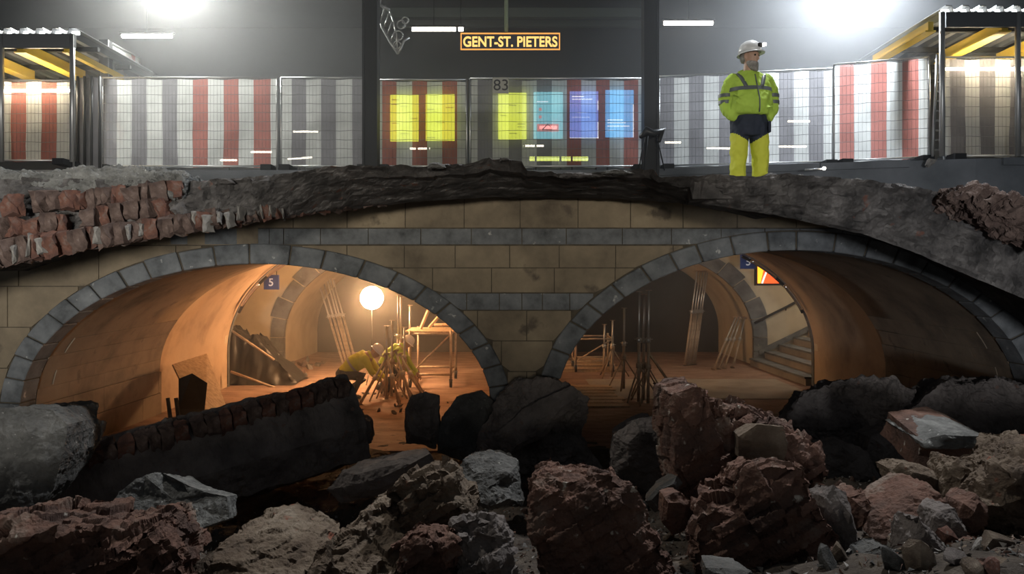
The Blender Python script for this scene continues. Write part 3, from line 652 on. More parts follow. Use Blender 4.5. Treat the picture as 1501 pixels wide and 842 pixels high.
LAND = [(240,735,'the pale concrete wedge'),(110,800,'the bottom left brick mass'),(380,815,'the flat layered slab'),(520,800,'the slanting tan slab'),(630,735,'the stone crowning the central heap'),(715,705,'the pale aggregate slab'),(700,815,'the dark jagged masonry'),(880,780,'the large dark red boulder'),
  (990,755,'the small pale-edged brick'),(1030,670,'the tall brick slab'),(1130,780,'the massive brick boulder'),(1235,775,'the narrow dark block'),(1340,760,'the reddish boulder with a lit flank'),(1345,710,'the brown angular stone'),(1410,670,'the flat-topped block'),(1410,720,'the upright tan stone'),(1480,730,'the large tan boulder'),(1370,820,'the pointed dark shard'),(1460,835,'the corner slab'),(1290,830,'the grey-topped stone'),(1262,748,'the rounded brick lump')]
def stone(x, y, s, i=None, dz=0):
    i = random.randrange(16) if i is None else i
    o = bpy.data.objects.new('rubble_stone', SM[i]); C.objects.link(o)
    o.location = (x, y, hz(x, y)+s*.22+dz); o.scale = (s, s*random.uniform(.8, 1.2), s*random.uniform(.7, 1.1)); o.rotation_euler = (random.uniform(0, 6), random.uniform(0, 6), random.uniform(0, 6))
    px = CX+F*x/y
    where = 'on the ground left of the central heap' if px < 560 else 'around the central heap' if px < 960 else 'among the right-hand boulders'
    py = HOR+F*(EYE-o.location.z)/y
    near = min(LAND, key=lambda q: (q[0]-px)**2+2*(q[1]-py)**2); side = ('right of' if px > near[0] else 'left of') if abs(px-near[0]) > 1.2*abs(py-near[1]) else ('in front of' if py > near[1] else 'behind')
    size = 'tiny' if s < .08 else 'small' if s < .13 else 'fist-sized'
    tag(o, '%s %s stone %s %s' % (size, MATN[i % 8], side, near[2]), 'stone', 'small rubble stones '+where)
for (x0, x1, y0, y1, n, s0, s1) in [(250,560,755,800,34,.06,.16),(640,1010,745,842,40,.05,.15),(1200,1470,690,842,110,.06,.22),(440,780,700,800,26,.05,.14),(0,330,770,842,14,.06,.14),(700,960,690,750,12,.08,.2)]:
    for _ in range(n):
        px, py = random.uniform(x0, x1), random.uniform(y0, y1)
        Y = 6.0
        for _k in range(8):
            z = hz((px-CX)/F*Y, Y); Y = max(3.2, min(8.6, (EYE-z)*F/(py-HOR)))
        stone((px-CX)/F*Y, Y, s0+(s1-s0)*random.random()**2)
# fine gravel, uncountable
mb = MB(); rg = random.Random(4)
for _ in range(9000):
    y = rg.uniform(3.0, 9.6); x = rg.uniform(-.75, .75)*y; s = rg.uniform(.008, .032); c = Vector((x, y, hz(x, y)+s*.4))
    t = [c+Vector((rg.uniform(-1,1), rg.uniform(-1,1), rg.uniform(-.6,1)))*s for _ in range(4)]
    mb.add(t, [(0,1,2),(0,2,3),(0,3,1),(1,3,2)], rg.randrange(4))
o = mb.build('rubble_gravel', [M['rubred'], M['rubtan'], M['rubgrey'], M['mortar']]); tag(o, 'fine rubble grit scattered over the ground', 'gravel', kind='stuff')
ch('mortar_cap', [(1352,650),(1360,643),(1385,637),(1440,639),(1468,652),(1460,658),(1400,660),(1356,657)], 6.15, .62, M['slabtop'], 'pale mortar crust on top of the flat-topped block', 'masonry', seed=71, amp=.02, bulge=.03, tgt=.03, lift=.10, back=.9)  # overhead light on the block's top, put in as a pale layer
# ------------------------------------------------------------------ fence with striped banners
def fp(px, py, Y): return PX(px, py, Y)
def fence_panel(px0, Y0, px1, Y1, ytop, stripes, label, bottom=None, wires=True, lean=0):
    """stripes: list of (px, key) starts; panel between two image columns standing at distances Y0, Y1"""
    A_ = Vector(((px0-CX)/F*Y0, Y0, ZP)); B_ = Vector(((px1-CX)/F*Y1, Y1, ZP))
    d = B_-A_; L = d.length; d.normalize(); nrm = Vector((d.y, -d.x, 0))
    top = EYE+(HOR-ytop)/F*(Y0)-ZP
    root = empty('site_fence', (A_+B_)/2, label, 'fence', 'mobile fence panels along the platform'); base = (A_+B_)/2
    def w(s, z, o=0): return A_+d*s+nrm*o+Vector((0,0,z))
    mb = MB(); r = .02
    for a, b in (((0,.0),(0,top)),((L,.0),(L,top)),((0,top),(L,top)),((0,.12),(L,.12))): mb.tube(w(*a), w(*b), r, 8)
    mb.build('frame', M['steel'], root, base)
    mb = MB()
    k = 0; s = .09
    while s < L-.03: mb.path([w(s, .12, .012), w(s, top, .012)], .0022, 3); s += .075
    z = .3
    while z < top-.05:
        pts = [w(L*i/14, z+.008*math.sin(i*1.7+z*9)*(1 if 0 < i < 14 else 0), .014) for i in range(15)]; mb.path(pts, .0045, 4); z += .195
    tag(mb.build('wire_mesh', M['wire'], root, base), kind='stuff')
    for s in (.15, L-.15):
        MB().cbox(w(s, .06), (.22, .6, .12)).build('foot_block', M['dkiron'], root, base)
    # banner: a creased sheet, stripes are print
    mb = MB(); NXs = 60; NZ = 10; keys = ['bw', 'br', 'bg']
    def key(px):
        kk = stripes[0][1]
        for p, c in stripes:
            if px >= p: kk = c
        return kk
    cuts = sorted(set([px0+2]+[p for p, _ in stripes if px0 < p < px1]+[px1-2]))
    cols = []
    for a, b in zip(cuts, cuts[1:]):
        n = 3
        for i in range(n): cols.append(lerp(a, b, i/n))
    cols.append(cuts[-1]); 
    bt = .1 if bottom is None else bottom
    grid = []
    for px in cols:
        # point on the line with this image column
        t = (px-px0)/(px1-px0); Yp = 1/lerp(1/Y0, 1/Y1, t); p = Vector(((px-CX)/F*Yp, Yp, ZP)); s = (p-A_).dot(d)
        c = []
        for k in range(NZ+1):
            z = lerp(bt, top-.03, k/NZ); o = -.03+.022*fr((s*1.3, z*1.1, px0), 1.4, 3)+.02*math.sin(s*3+z*2.2)*(1-k/NZ)
            c.append(w(s, z+.012*math.sin(s*9)*(1 if k in (0, NZ) else 0), o))
        grid.append(c)
    for i in range(len(cols)-1):
        mi = keys.index(key((cols[i]+cols[i+1])/2))
        for k in range(NZ): mb.add([grid[i][k], grid[i+1][k], grid[i+1][k+1], grid[i][k+1]], [(0,1,2,3)], mi, True)
    bn = mb.build('banner', [M['bw'], M['br'], M['bg']], root, base); bn['label'] = 'striped fabric banner'
    return root
def alt(x0, x1, w, a, b):
    out = []; x = x0; k = 0
    while x < x1: out.append((x, (a, b)[k % 2])); x += w; k += 1
    return out
fence_panel(-110, 15.2, 108, 15.2, 118, alt(-118, 110, 22.2, 'br', 'bw'), 'red and white striped fence panel under the left shelter')
fence_panel(150, 16.0, 406, 16.0, 114, [(146,'bg'),(170,'bw'),(192,'bg'),(214,'bw'),(237,'bg'),(259,'bw'),(282,'br'),(304,'bw'),(327,'br'),(349,'bw'),(371,'br'),(396,'bw')], 'fence panel with both grey and red stripes, under the left tube light')
fence_panel(412, 16.0, 545, 16.0, 114, [(413,'bw'),(427,'bg'),(448,'bw'),(470,'bg'),(492,'bw'),(516,'bg')], 'dim mauve-grey striped fence panel left of the iron column')
fence_panel(554, 16.0, 684, 16.0, 117, [(554,'bw'),(560,'br'),(581,'bw'),(604,'br'),(626,'bw'),(648,'br'),(670,'bw')], 'red-striped fence panel in front of two yellow timetables')
fence_panel(689, 16.0, 944, 16.0, 115, [(689,'bw'),(700,'bg'),(722,'bw'),(746,'bg'),(765,'bw'),(787,'bg'),(809,'bw'),(831,'br'),(852,'bw'),(874,'br'),(894,'bw'),(915,'br'),(936,'bw')], 'fence panel with the number plate in front of four lit posters')
fence_panel(966, 15.95, 1222, 15.35, 112, alt(966, 1222, 22, 'bg', 'bw'), 'grey and white striped fence panel behind the standing worker')
fence_panel(1222, 15.3, 1362, 14.75, 95, [(1218,'bw'),(1231,'br'),(1252,'bw'),(1277,'br'),(1300,'bw'),(1323,'br'),(1347,'bw')], 'bright red and white striped fence panel beside the ladder')
fence_panel(1384, 14.6, 1620, 14.6, 84, alt(1372, 1620, 22, 'bw', 'bg'), 'brownish grey and white striped fence panel right of the ladder')
# dull panel between the left shelter and the first long panel
mb = MB(); 
rt = empty('shelter_glazing', PX(130, 240, 15.6), 'grey narrow glazing between the shelter post and the fence', 'panel')
for px in (114, 124, 134, 146):
    MB().tube(PX(px, 112, 15.6), PX(px, 246, 15.6), .03).build('mullion', M['dkiron'], rt, rt.location)
MB().box(PX(112, 246, 15.62), PX(150, 114, 15.64)).build('pane', M['bg'], rt, rt.location)
# number plate
pl = empty('number_plate', PX(734, 136, 15.93), 'square grey number plate 83 on the fence', 'sign')
MB().box(PX(722, 137, 15.94), PX(745.5, 114, 15.97)).build('plate', M['plate'], pl, pl.location)
def text(body, mat, center, hgt, width=None, parent=None, name='lettering', ext=.004, bold=0.0):
    cu = bpy.data.curves.new(name, 'FONT'); cu.body = body; cu.align_x = 'CENTER'; cu.align_y = 'CENTER'; cu.size = 1; cu.extrude = ext; cu.offset = bold
    o = bpy.data.objects.new(name, cu); C.objects.link(o); bpy.context.view_layer.update()
    dg = bpy.context.evaluated_depsgraph_get(); me = bpy.data.meshes.new_from_object(o.evaluated_get(dg)); bpy.data.objects.remove(o); bpy.data.curves.remove(cu)
    xs = [v.co.x for v in me.vertices]; ys = [v.co.y for v in me.vertices]; sx = (width/(max(xs)-min(xs))) if width else hgt/(max(ys)-min(ys)); sy = hgt/(max(ys)-min(ys))
    cx, cy = (max(xs)+min(xs))/2, (max(ys)+min(ys))/2
    for v in me.vertices: v.co = Vector(((v.co.x-cx)*sx, -v.co.z, (v.co.y-cy)*sy))
    me.materials.clear(); me.materials.append(mat); o = bpy.data.objects.new(name, me); C.objects.link(o)
    if parent is not None: o.parent = parent; o.location = Vector(center)-parent.location
    else: o.location = center
    return o
text('83', M['dark'], PX(734, 124.5, 15.925), .235, .31, pl, 'digits')
# lit posters behind the banner
YPo = 16.25
def poster(px0, px1, py0, py1, col, es, label, bars, grid=None):
    a, b = PX(px0, py1, YPo), PX(px1, py0, YPo); c = (a+b)/2; c.z = a.z
    r = empty('light_box', c, label, 'poster', 'lit display cases behind the fence')
    mb = MB(); f = .03
    for (x0, z0, x1, z1) in ((a.x-f, a.z-f, b.x+f, a.z), (a.x-f, b.z, b.x+f, b.z+f), (a.x-f, a.z, a.x, b.z), (b.x, a.z, b.x+f, b.z)): mb.box((x0, YPo-.03, z0), (x1, YPo+.1, z1))
    mb.build('frame', M['dkiron'], r, c)
    MB().box((a.x, YPo, a.z), (b.x, YPo+.06, b.z)).build('poster_sheet', glow_mat('poster_'+str(px0), col, es, grid), r, c)
    for legs in (a.x+.05, b.x-.05): MB().box((legs-.02, YPo+.02, ZP), (legs+.02, YPo+.06, a.z)).build('leg', M['dkiron'], r, c)
    for (u0, v0, u1, v1, m) in bars:
        MB().box((lerp(a.x, b.x, u0), YPo-.006, lerp(b.z, a.z, v1)), (lerp(a.x, b.x, u1), YPo-.001, lerp(b.z, a.z, v0))).build('print_bar', m, r, c)
D = M['dark']; Wt = plain('print_white', (.9,.9,.95), .5, 0, (.85,.92,1), 2.2); Rd = plain('print_red', (.6,.2,.15), .5, 0, (.8,.25,.25), 1.2)
YC = (.80,.90,.05); GL = (9.0, (.55,.62,.05))
poster(572, 614, 139, 208, YC, 2.2, 'left of the two yellow timetables beside the iron column', [(.05,.10,.32,.115,D),(.05,.2,.28,.212,D),(.36,.24,.62,.252,D),(.7,.5,.96,.512,D),(.06,.6,.3,.612,D),(.36,.82,.66,.832,D)], GL)
poster(624, 667, 138, 207, YC, 2.2, 'right of the two yellow timetables beside the iron column', [(.05,.32,.3,.332,D),(.68,.28,.95,.292,D),(.38,.6,.64,.612,D),(.05,.92,.32,.932,D)], GL)
poster(730, 772, 136, 205, YC, 2.1, 'yellow timetable below the number plate', [(.38,.26,.64,.272,D),(.08,.48,.3,.492,D),(.7,.42,.95,.432,D),(.68,.66,.95,.672,D),(.68,.72,.95,.732,D),(.4,.86,.66,.872,D)], GL)
poster(782, 825, 135, 204, (.20,.62,.72), 1.5, 'cyan poster with a roof symbol and red print', [(.1,.2,.5,.215,Wt),(.18,.34,.28,.4,Rd),(.18,.5,.28,.56,Rd),(.12,.68,.86,.84,Rd),(.2,.72,.8,.79,Wt)])
tp = MB(); a = PX(792, 188, YPo-.02); 
rf = MB(); rf.path([PX(795,190,YPo-.012), PX(803,182,YPo-.012), PX(811,190,YPo-.012), PX(795,190,YPo-.012)], .012, 5); o = rf.build('roof_symbol', M['dark']); 
par = [x for x in C.objects if x.get('label') == 'cyan poster with a roof symbol and red print'][0]; o.parent = par
o.location = -par.location
poster(835, 877, 134, 203, (.14,.28,.80), 1.7, 'violet-blue poster with a white edge', [(.08,.1,.5,.12,Wt),(.08,.16,.8,.175,Wt),(.0,.985,1,1,Wt),(.975,.2,1,.4,Wt),(.975,.65,1,1,Wt),(.08,.45,.6,.455,Wt),(.08,.55,.7,.555,Wt)])
poster(887, 929, 132, 202, (.07,.42,.85), 1.9, 'sky-blue poster with lines of white text', [(.08,.62,.62,.635,Wt),(.08,.68,.72,.695,Wt),(.08,.75,.85,.765,Wt),(.08,.84,.3,.85,Wt),(.97,.3,1,1,Wt)])
# station name sign
sg = empty('station_sign', PX(748, 73, 18.0), 'long navy station name sign with glowing orange letters', 'sign')
def pxbox(mb, px0, py0, px1, py1, Y, d): return mb.box(PX(px0, py1, Y), PX(px1, py0, Y)+Vector((0, d, 0)))
pxbox(MB(), 675, 48, 821, 73, 18.0, .15).build('panel', M['navysign'], sg, sg.location)
mb = MB()
for q in ((675,48,821,49.6),(675,71.4,821,73),(675,49.6,676.6,71.4),(819.4,49.6,821,71.4)): pxbox(mb, *q, 17.97, .03)
mb.build('border', M['border'], sg, sg.location)
text('GENT-ST. PIETERS', M['letter'], PX(748, 61, 17.985), .255, 2.29, sg, 'lettering', .008, .022)
MB().tube(PX(742, 47, 18.05), PX(743, -196, 18.05), .05).build('hanger', plain('green_steel', (.20,.24,.16), .6), sg, sg.location)
# iron columns with their brackets
def column(px, label, brk):
    Y = 15.55; b = PX(px, 250, Y); b.z = 3.9; r = empty('iron_column', b, label, 'column', 'iron platform columns')
    MB().cbox((b.x, Y, 8.2), (.26, .26, 8.6)).build('shaft', M['dkiron'], r, b)
    mb = MB()
    for s in (-1, 1): mb.box((b.x+s*.13-.025, Y-.17, 3.95), (b.x+s*.13+.025, Y+.17, 12.5))
    mb.build('flange', M['dkiron'], r, b)
    MB().cbox((b.x, Y, 4.1), (.5, .5, .35)).build('base', M['dkiron'], r, b)
    if brk:
        mb = MB()
        P = [PX(x, y, 15.75) for x, y in ((553,20),(560,40),(572,62),(583,79))]; mb.path(P, .025, 6)
        Q = [PX(x, y, 15.75) for x, y in ((600,55),(592,60),(588,70),(583,79))]; mb.path(Q, .025, 6)
        mb.path([PX(553,5,15.75), PX(571,15,15.75)], .035, 6)
        for k in range(6):
            a_ = P[0].lerp(P[-1], k/6); mb.path([a_, a_+Vector((.1,0,.35-.03*k))], .014, 5)
        mb.path([PX(x, y, 15.75) for x, y in ((571,15),(577,32),(581,50),(583,79))], .02, 6)
        for (cx, cy, rr) in ((588,36,.09),(584,52,.10),(582,66,.08),(594,30,.07)):
            c = PX(cx, cy, 15.75); mb.path([c+Vector((rr*math.cos(t), 0, rr*math.sin(t))) for t in [i*PI/6 for i in range(13)]], .016, 5)
        mb.build('scroll_bracket', M['steel'], r, b)
column(544, 'black iron column with a scrolled bracket left of the station sign', True)
column(953, 'black iron column right of the lit posters', False)
# beams under the station roof
for i, (y, Y, h) in enumerate(((18, 24, .30), (34, 26, .22))):
    a, b = PX(560, y, Y), PX(945, y, Y)
    o = MB().box((a.x, Y, a.z-h/2), (b.x, Y+.2, a.z+h/2)).build('roof_beam', plain('beam_green%d' % i, (.10,.12,.10), .6)); tag(o, ['upper grey-green roof beam above the station sign', 'lower grey-green roof beam behind the station sign'][i], 'beam')
# tube lights
def tube_light(px0, px1, py, Y, label, mat, slope=0, r=.05, group='tube lights over the platform', rod=True):
    a, b = PX(px0, py, Y), PX(px1, py-slope, Y); e = empty('tube_light', (a+b)/2, label, 'light', group)
    MB().path([a, b], r, 10).build('tube', mat, e, e.location)
    MB().box((min(a.x,b.x)-.05, Y-.06, max(a.z,b.z)+r), (max(a.x,b.x)+.05, Y+.06, max(a.z,b.z)+r+.05)).build('housing', M['dkiron'], e, e.location)
    if not rod: MB().tube(((a.x+b.x)/2, Y+.04, ZP), ((a.x+b.x)/2, Y+.04, (a.z+b.z)/2), .015, 6).build('stand', M['dkiron'], e, e.location)
    if rod: MB().tube(((a.x+b.x)/2, Y, (a.z+b.z)/2+r+.04), ((a.x+b.x)/2, Y, 12.6), .012, 6).build('hanger_rod', M['dkiron'], e, e.location)
tube_light(179, 252, 53, 19, 'tube light over the left fence panel', M['tubelight'], 0)
tube_light(604, 668, 43, 20, 'tube light just left of the station sign', M['tubelight'], 0)
tube_light(672, 679, 43, 20, 'tiny lamp at the left end of the station sign', M['tubelight'], 0)
tube_light(973, 1045, 34, 19, 'tube light left of the standing worker', M['tubelight'], 0)
for i, (x0, x1, y, sl, lab) in enumerate([(323,347,235,0,'low lamp row seen through the red stripes of the left panel'),(368,398,223,0,'lamp row seen near the right end of the left panel'),(430,466,193,0,'short tube light seen through the mauve-grey panel'),
        (422,457,233,2,'bent tube light low behind the mauve-grey panel'),(601,630,218,0,'lamp row below the right yellow timetable'),(767,797,214,0,'short tube light below the cyan poster'),
        (975,998,209,0,'lamp row right of the second column'),(1036,1072,217,-1,'tube light beside the worker\'s trousers'),(1142,1182,215,0,'lower lamp row right of the worker'),(1155,1187,178,0,'upper lamp row right of the worker')]):
    tube_light(x0, x1, y, 19.5, lab, M['dimtube'], sl, .024, 'lamps seen through the banners', rod=False)
tube_light(776, 862, 233, 17.0, 'long lime-green bench strip made to glow low behind the lit posters', plain('lime_bench_glow', (1,1,1), .3, 0, (.75,.85,.12), 2.5), 0, .05, 'lamps seen through the banners', rod=False)  # bench strip given a glow to tint the banners lime from behind
# floodlights
def flood(px, py, Y, power, label, col, aim):
    p = PX(px, py, Y); e = empty('floodlight', p, label, 'floodlight', 'site floodlights')
    d = (Vector(aim)-p).normalized(); R = d.to_track_quat('Y', 'Z').to_matrix()
    MB().cbox(p, (1.1, .12, .3), 0, R).build('housing', M['dkiron'], e, p)
    MB().cbox(p+d*.075, (1.0, .03, .22), 0, R).build('lens', plain('flood_lens', (1,1,1), .3, 0, col, 18), e, p)
    MB().tube(p+Vector((0,.05,.1)), Vector((p.x, p.y+.05, 12.6)), .04).build('mast', M['dkiron'], e, p)
    l = bpy.data.lights.new('flood_beam', 'SPOT'); l.energy = power; l.color = col; l.shadow_soft_size = .25; l.spot_size = math.radians(140); l.spot_blend = .8
    lo = bpy.data.objects.new('flood_beam', l); C.objects.link(lo); lo.parent = e; lo.location = d*.35; lo.rotation_euler = d.to_track_quat('-Z', 'Y').to_euler()
flood(248, -45, 18.0, 3800, 'floodlight at the top left edge', (.98,1.0,.95), (-3, 6, 1))
flood(1248, -42, 17.6, 6400, 'floodlight at the top right edge', (.84,.92,1.0), (3, 5, 1))
# ------------------------------------------------------------------ platform shelters
def shelter(label, corner, Y0, Y1, sgn, xw, beams, post_px, lamp):
    c = PX(corner[0], corner[1], Y0); e = empty('platform_shelter', Vector((c.x, Y0, ZP)), label, 'shelter', 'platform shelters'); b = e.location
    # corrugated roof sheet
    mb = MB(); n = int(xw/.16); pts = []
    for i in range(n*4+1):
        x = c.x+sgn*i*.04*4/4; ph = (i % 8); z = c.z+(.12 if ph < 3 else .12*(1-(ph-3)) if ph < 4 else 0 if ph < 7 else .12*(ph-7)); pts.append((x, z))
    mb.loft([[(x, Y0, z), (x, Y1, z), (x, Y1, z+.015), (x, Y0, z+.015)] for x, z in pts], smooth=False)
    fixn(mb.build('roof_sheet', M['roofsheet'], e, b))
    # eaves: lamp strip shining out through the open ribs, above a fascia
    MB().box((min(c.x, c.x+sgn*xw), Y0+.12, c.z+.03), (max(c.x, c.x+sgn*xw), Y0+.16, c.z+.10)).build('lamp_strip', plain('eave_lamp', (1,1,1), .3, 0, (.95,1,1), 5), e, b)
    MB().box((min(c.x, c.x+sgn*xw), Y0-.02, c.z-.28), (max(c.x, c.x+sgn*xw), Y0+.04, c.z+.0)).build('fascia', M['roofsheet'], e, b)
    for (bx, w_, h_) in beams:
        MB().box((bx-w_/2, Y0+.05, c.z-.32), (bx+w_/2, Y0+2.2, c.z-.32+h_)).build('beam', M['yellow'], e, b)
        MB().box((bx-w_, Y0+.05, c.z-.32-.03), (bx+w_, Y0+2.2, c.z-.32)).build('beam_flange', M['yellow'], e, b)
    for q in post_px:
        p = PX(q, 120, Y0); MB().tube((p.x, Y0, ZP), (p.x, Y0, c.z), .05).build('post', M['steel'], e, b)
    for k in range(4):
        y = Y0+.8+k*1.3; MB().box((min(c.x, c.x+sgn*xw), y, c.z-.1), (max(c.x, c.x+sgn*xw), y+.08, c.z-.01)).build('purlin', M['dkiron'], e, b)
    # lamp under the roof
    lp = PX(*lamp); 
    MB().path([lp-Vector((.8,0,0)), lp+Vector((.8,0,0))], .03, 8).build('under_lamp', plain('under_lamp', (1,1,1), .3, 0, (1,.85,.6), 110), e, b)
    return e
shelter('steel shelter roof with yellow beams at upper left', (110, 50), 14.6, 18.0, -1, 4.2, [(-9.75,.12,.2),(-8.85,.06,.10),(-10.9,.12,.2)], (106, 2, -60), (52, 133, 15.5))
shelter('steel shelter roof with yellow beams at upper right', (1386, 18), 13.9, 18.0, 1, 4.2, [(8.15-.25,.1,.16),(9.3,.12,.2),(10.6,.12,.2)], (1381, 1492), (1445, 101, 14.9))
# advert panel at the end of the left shelter
e = empty('advertisement', PX(165, 112, 16.6), 'pale advert board with red print beside the left shelter', 'sign')
a, b2 = PX(158, 60, 16.2), PX(204, 85, 18.6); lo = 5.6
mb = MB(); mb.add([(a.x, a.y, lo), (b2.x, b2.y, lo), (b2.x, b2.y, b2.z), (a.x, a.y, a.z), (a.x-.06, a.y, lo), (b2.x-.06, b2.y, lo), (b2.x-.06, b2.y, b2.z), (a.x-.06, a.y, a.z)], [(0,1,2,3),(7,6,5,4),(0,3,7,4),(1,5,6,2),(3,2,6,7)])
fixn(mb.build('board', proc('advert_print', [(.4,(.50,.56,.52)),(.62,(.55,.50,.46)),(.7,(.55,.14,.10))], 1.1, 2, .5, 0), e, e.location))
mb = MB(); mb.path([(a.x, a.y-.02, lo), (a.x, a.y-.02, a.z), (b2.x, b2.y, b2.z), (b2.x, b2.y, lo)], .03, 6); mb.build('frame', M['steel'], e, e.location)
pxbox(MB(), 145, 58, 158, 245, 16.15, .2).build('post', M['dkiron'], e, e.location)
# ladder and props by the fence corner
ld = empty('ladder', PX(1373, 232, 14.35), 'grey aluminium ladder leaning at the fence corner', 'ladder')
for (x0, x1) in ((1367, 1374), (1380, 1384)): MB().path([PX(x0, 229, 14.3), PX(x1, 80, 14.55)], .03, 6).build('rail', M['steel'], ld, ld.location)
for k in range(10):
    t = .06+k*.095; MB().tube(PX(1367,229,14.3).lerp(PX(1374,80,14.55), t), PX(1380,229,14.3).lerp(PX(1384,80,14.55), t), .018, 6).build('rung', M['steel'], ld, ld.location)
o = chunk('white_debris', [(1358,242),(1362,232),(1374,234),(1370,240),(1362,246)], 14.05, .1, M['mortar'], 'small pale scrap on the platform edge below the ladder', 'debris', seed=90, amp=.01, tgt=.06)
# black bag hung on a folded tripod by the second column
tp_ = empty('survey_tripod', PX(955, 246, 15.2), 'folded black tripod with a bag beside the right column', 'tripod')
for x0, x1 in ((936,946),(944,950),(974,962)): MB().path([PX(x0, 250, 15.15), PX(x1, 195, 15.2)], .014, 6).build('leg', M['dkiron'], tp_, tp_.location)
bb = MB(); bb.path([PX(940,200,15.1), PX(948,192,15.05), PX(958,196,15.05), PX(970,192,15.1), PX(966,206,15.1)], [.05,.10,.08,.10,.05], 10, round_ends=True); bb.build('bag', M['black'], tp_, tp_.location)
# platform edge light streaks: small ground lamp
gl = empty('ground_lamp', PX(1208, 247, 14.9), 'small bright lamp low on the platform edge', 'light')
gl.location.z = 3.9
MB().sphere(PX(1208, 247, 14.1), .035).build('bulb', M['tubelight'], gl, gl.location); MB().tube(PX(1180,249,14.12), PX(1208,248,14.12), .018).build('arm', M['steel'], gl, gl.location)
# ------------------------------------------------------------------ people
def remesh(mb, name, mats, parent, voxel=.013, smooth=4, wrinkle=0):
    o = mb.build(name, mats, parent); m = o.modifiers.new('r', 'REMESH'); m.mode = 'VOXEL'; m.voxel_size = voxel; m.use_smooth_shade = True
    s = o.modifiers.new('s', 'SMOOTH'); s.iterations = smooth; s.factor = .5
    bpy.context.view_layer.update(); dg = bpy.context.evaluated_depsgraph_get(); me = bpy.data.meshes.new_from_object(o.evaluated_get(dg))
    if wrinkle:
        ns = [v.normal.copy() for v in me.vertices]
        for v, n_ in zip(me.vertices, ns): v.co += n_*wrinkle*(abs(fr(v.co*Vector((1,1,.6)) if False else Vector((v.co.x, v.co.y, v.co.z*.7)), 7, 3))*-1.6+.35)
    o.modifiers.clear(); old = o.data; o.data = me; me.name = name; bpy.data.meshes.remove(old)
    if not me.materials: 
        for q in (mats if isinstance(mats, (list, tuple)) else [mats]): me.materials.append(q)
    return o
def ell(c, rx, ry, n=20, tilt=0): return [(c[0]+rx*math.cos(2*PI*k/n), c[1]+ry*math.sin(2*PI*k/n), c[2]) for k in range(n)]
def hand(mb, wrist, d, palm_n, s=1.0, curl=.5):
    """five-fingered hand added to a mesh: d = direction of the fingers, palm_n = palm normal"""
    d = Vector(d).normalized(); nml = Vector(palm_n).normalized(); side = d.cross(nml).normalized(); w = Vector(wrist)
    mb.path([w, w+d*.045*s, w+d*.09*s], [.027*s, .038*s, .038*s], 10, flat=.5, round_ends=True)
    for k, (o_, L) in enumerate(((-.030,.070),(-.010,.080),(.010,.076),(.029,.060))):
        b = w+d*.085*s+side*o_*s; p1 = b+d*L*.45*s+nml*L*.15*curl*s; p2 = p1+d*L*.3*s+nml*L*.35*curl*s; p3 = p2+d*L*.12*s+nml*L*.3*curl*s
        mb.path([b, p1, p2, p3], [.010*s, .0095*s, .0085*s, .0075*s], 7, round_ends=True)
    b = w+d*.03*s-side*.03*s; mb.path([b, b+d*.03*s-side*.028*s+nml*.01*s, b+d*.06*s-side*.034*s+nml*.022*s], [.013*s, .011*s, .009*s], 7, round_ends=True)
def head_mb(mb, c, R=None):
    """head with face looking along local -Y, centre c, about 23 cm tall"""
    R = R or Matrix.Identity(3); t = MB()
    rings = []
    for z, rx, ry, oy in ((-.118,.022,.026,-.045),(-.108,.042,.045,-.04),(-.085,.056,.066,-.024),(-.05,.065,.083,-.008),(-.01,.071,.092,0),(.03,.076,.097,.004),(.07,.073,.092,.006),(.10,.055,.070,.006),(.117,.025,.03,.006)):
        rings.append(ell((0, oy, z), rx, ry, 18))
    t.loft(rings)
    t.path([(0,-.088,.025),(0,-.108,-.012),(0,-.112,-.028),(0,-.096,-.034)], [.009,.013,.017,.010], 8, round_ends=True)    # nose
    t.path([(-.022,-.082,-.066),(0,-.094,-.063),(.022,-.082,-.066)], [.006,.009,.006], 7, round_ends=True)               # lips
    t.path([(-.045,-.080,.034),(-.02,-.093,.037),(0,-.092,.034),(.02,-.093,.037),(.045,-.080,.034)], .010, 7, round_ends=True)   # brow
    for s in (-1, 1): t.path([(s*.072,.005,-.03),(s*.082,.012,0),(s*.08,.016,.03)], [.010,.014,.011], 8, round_ends=True)    # ears
    mb.add([R @ Vector(v)+Vector(c) for v in t.v], t.f, 0, True)
def helmet(parent, c, R, mats, vx=.008):
    e = bpy.data.objects.new('helmet', None)
    t = MB(); rings = []
    for z, r in ((.015,1.0),(.05,.985),(.09,.90),(.125,.72),(.148,.45),(.156,.12)): rings.append(ell((0,.006,z), .113*r, .134*r, 24))
    t.loft(rings)
    t2 = MB(); br = []
    for k in range(24):
        a = 2*PI*k/24; f = 1.12+.22*max(0, -math.sin(a))**2; br.append((a, f))
    t2.loft([[(.113*math.cos(a)*.97, .006+.134*math.sin(a)*.97, .02) for a, f in br], [(.113*math.cos(a)*f, .006+.134*math.sin(a)*f, .004) for a, f in br], [(.113*math.cos(a)*f, .006+.134*math.sin(a)*f, -.004) for a, f in br], [(.113*math.cos(a)*.97, .006+.134*math.sin(a)*.97, .008) for a, f in br]], cap=False)
    t3 = MB(); t3.path([(0,.006+.134*math.cos(a)*1.0, .02+.137*math.sin(a)) for a in [PI*k/10 for k in range(1, 10)]], .009, 6)
    h = None
    for nm, q, m in (('helmet', t, mats[0]), ('helmet_brim', t2, mats[0]), ('helmet_ridge', t3, mats[0])):
        q.v = [tuple(R @ Vector(v)+Vector(c)) for v in q.v]; o = q.build(nm, m, parent if h is None else h)
        if h is None: h = o
    return h
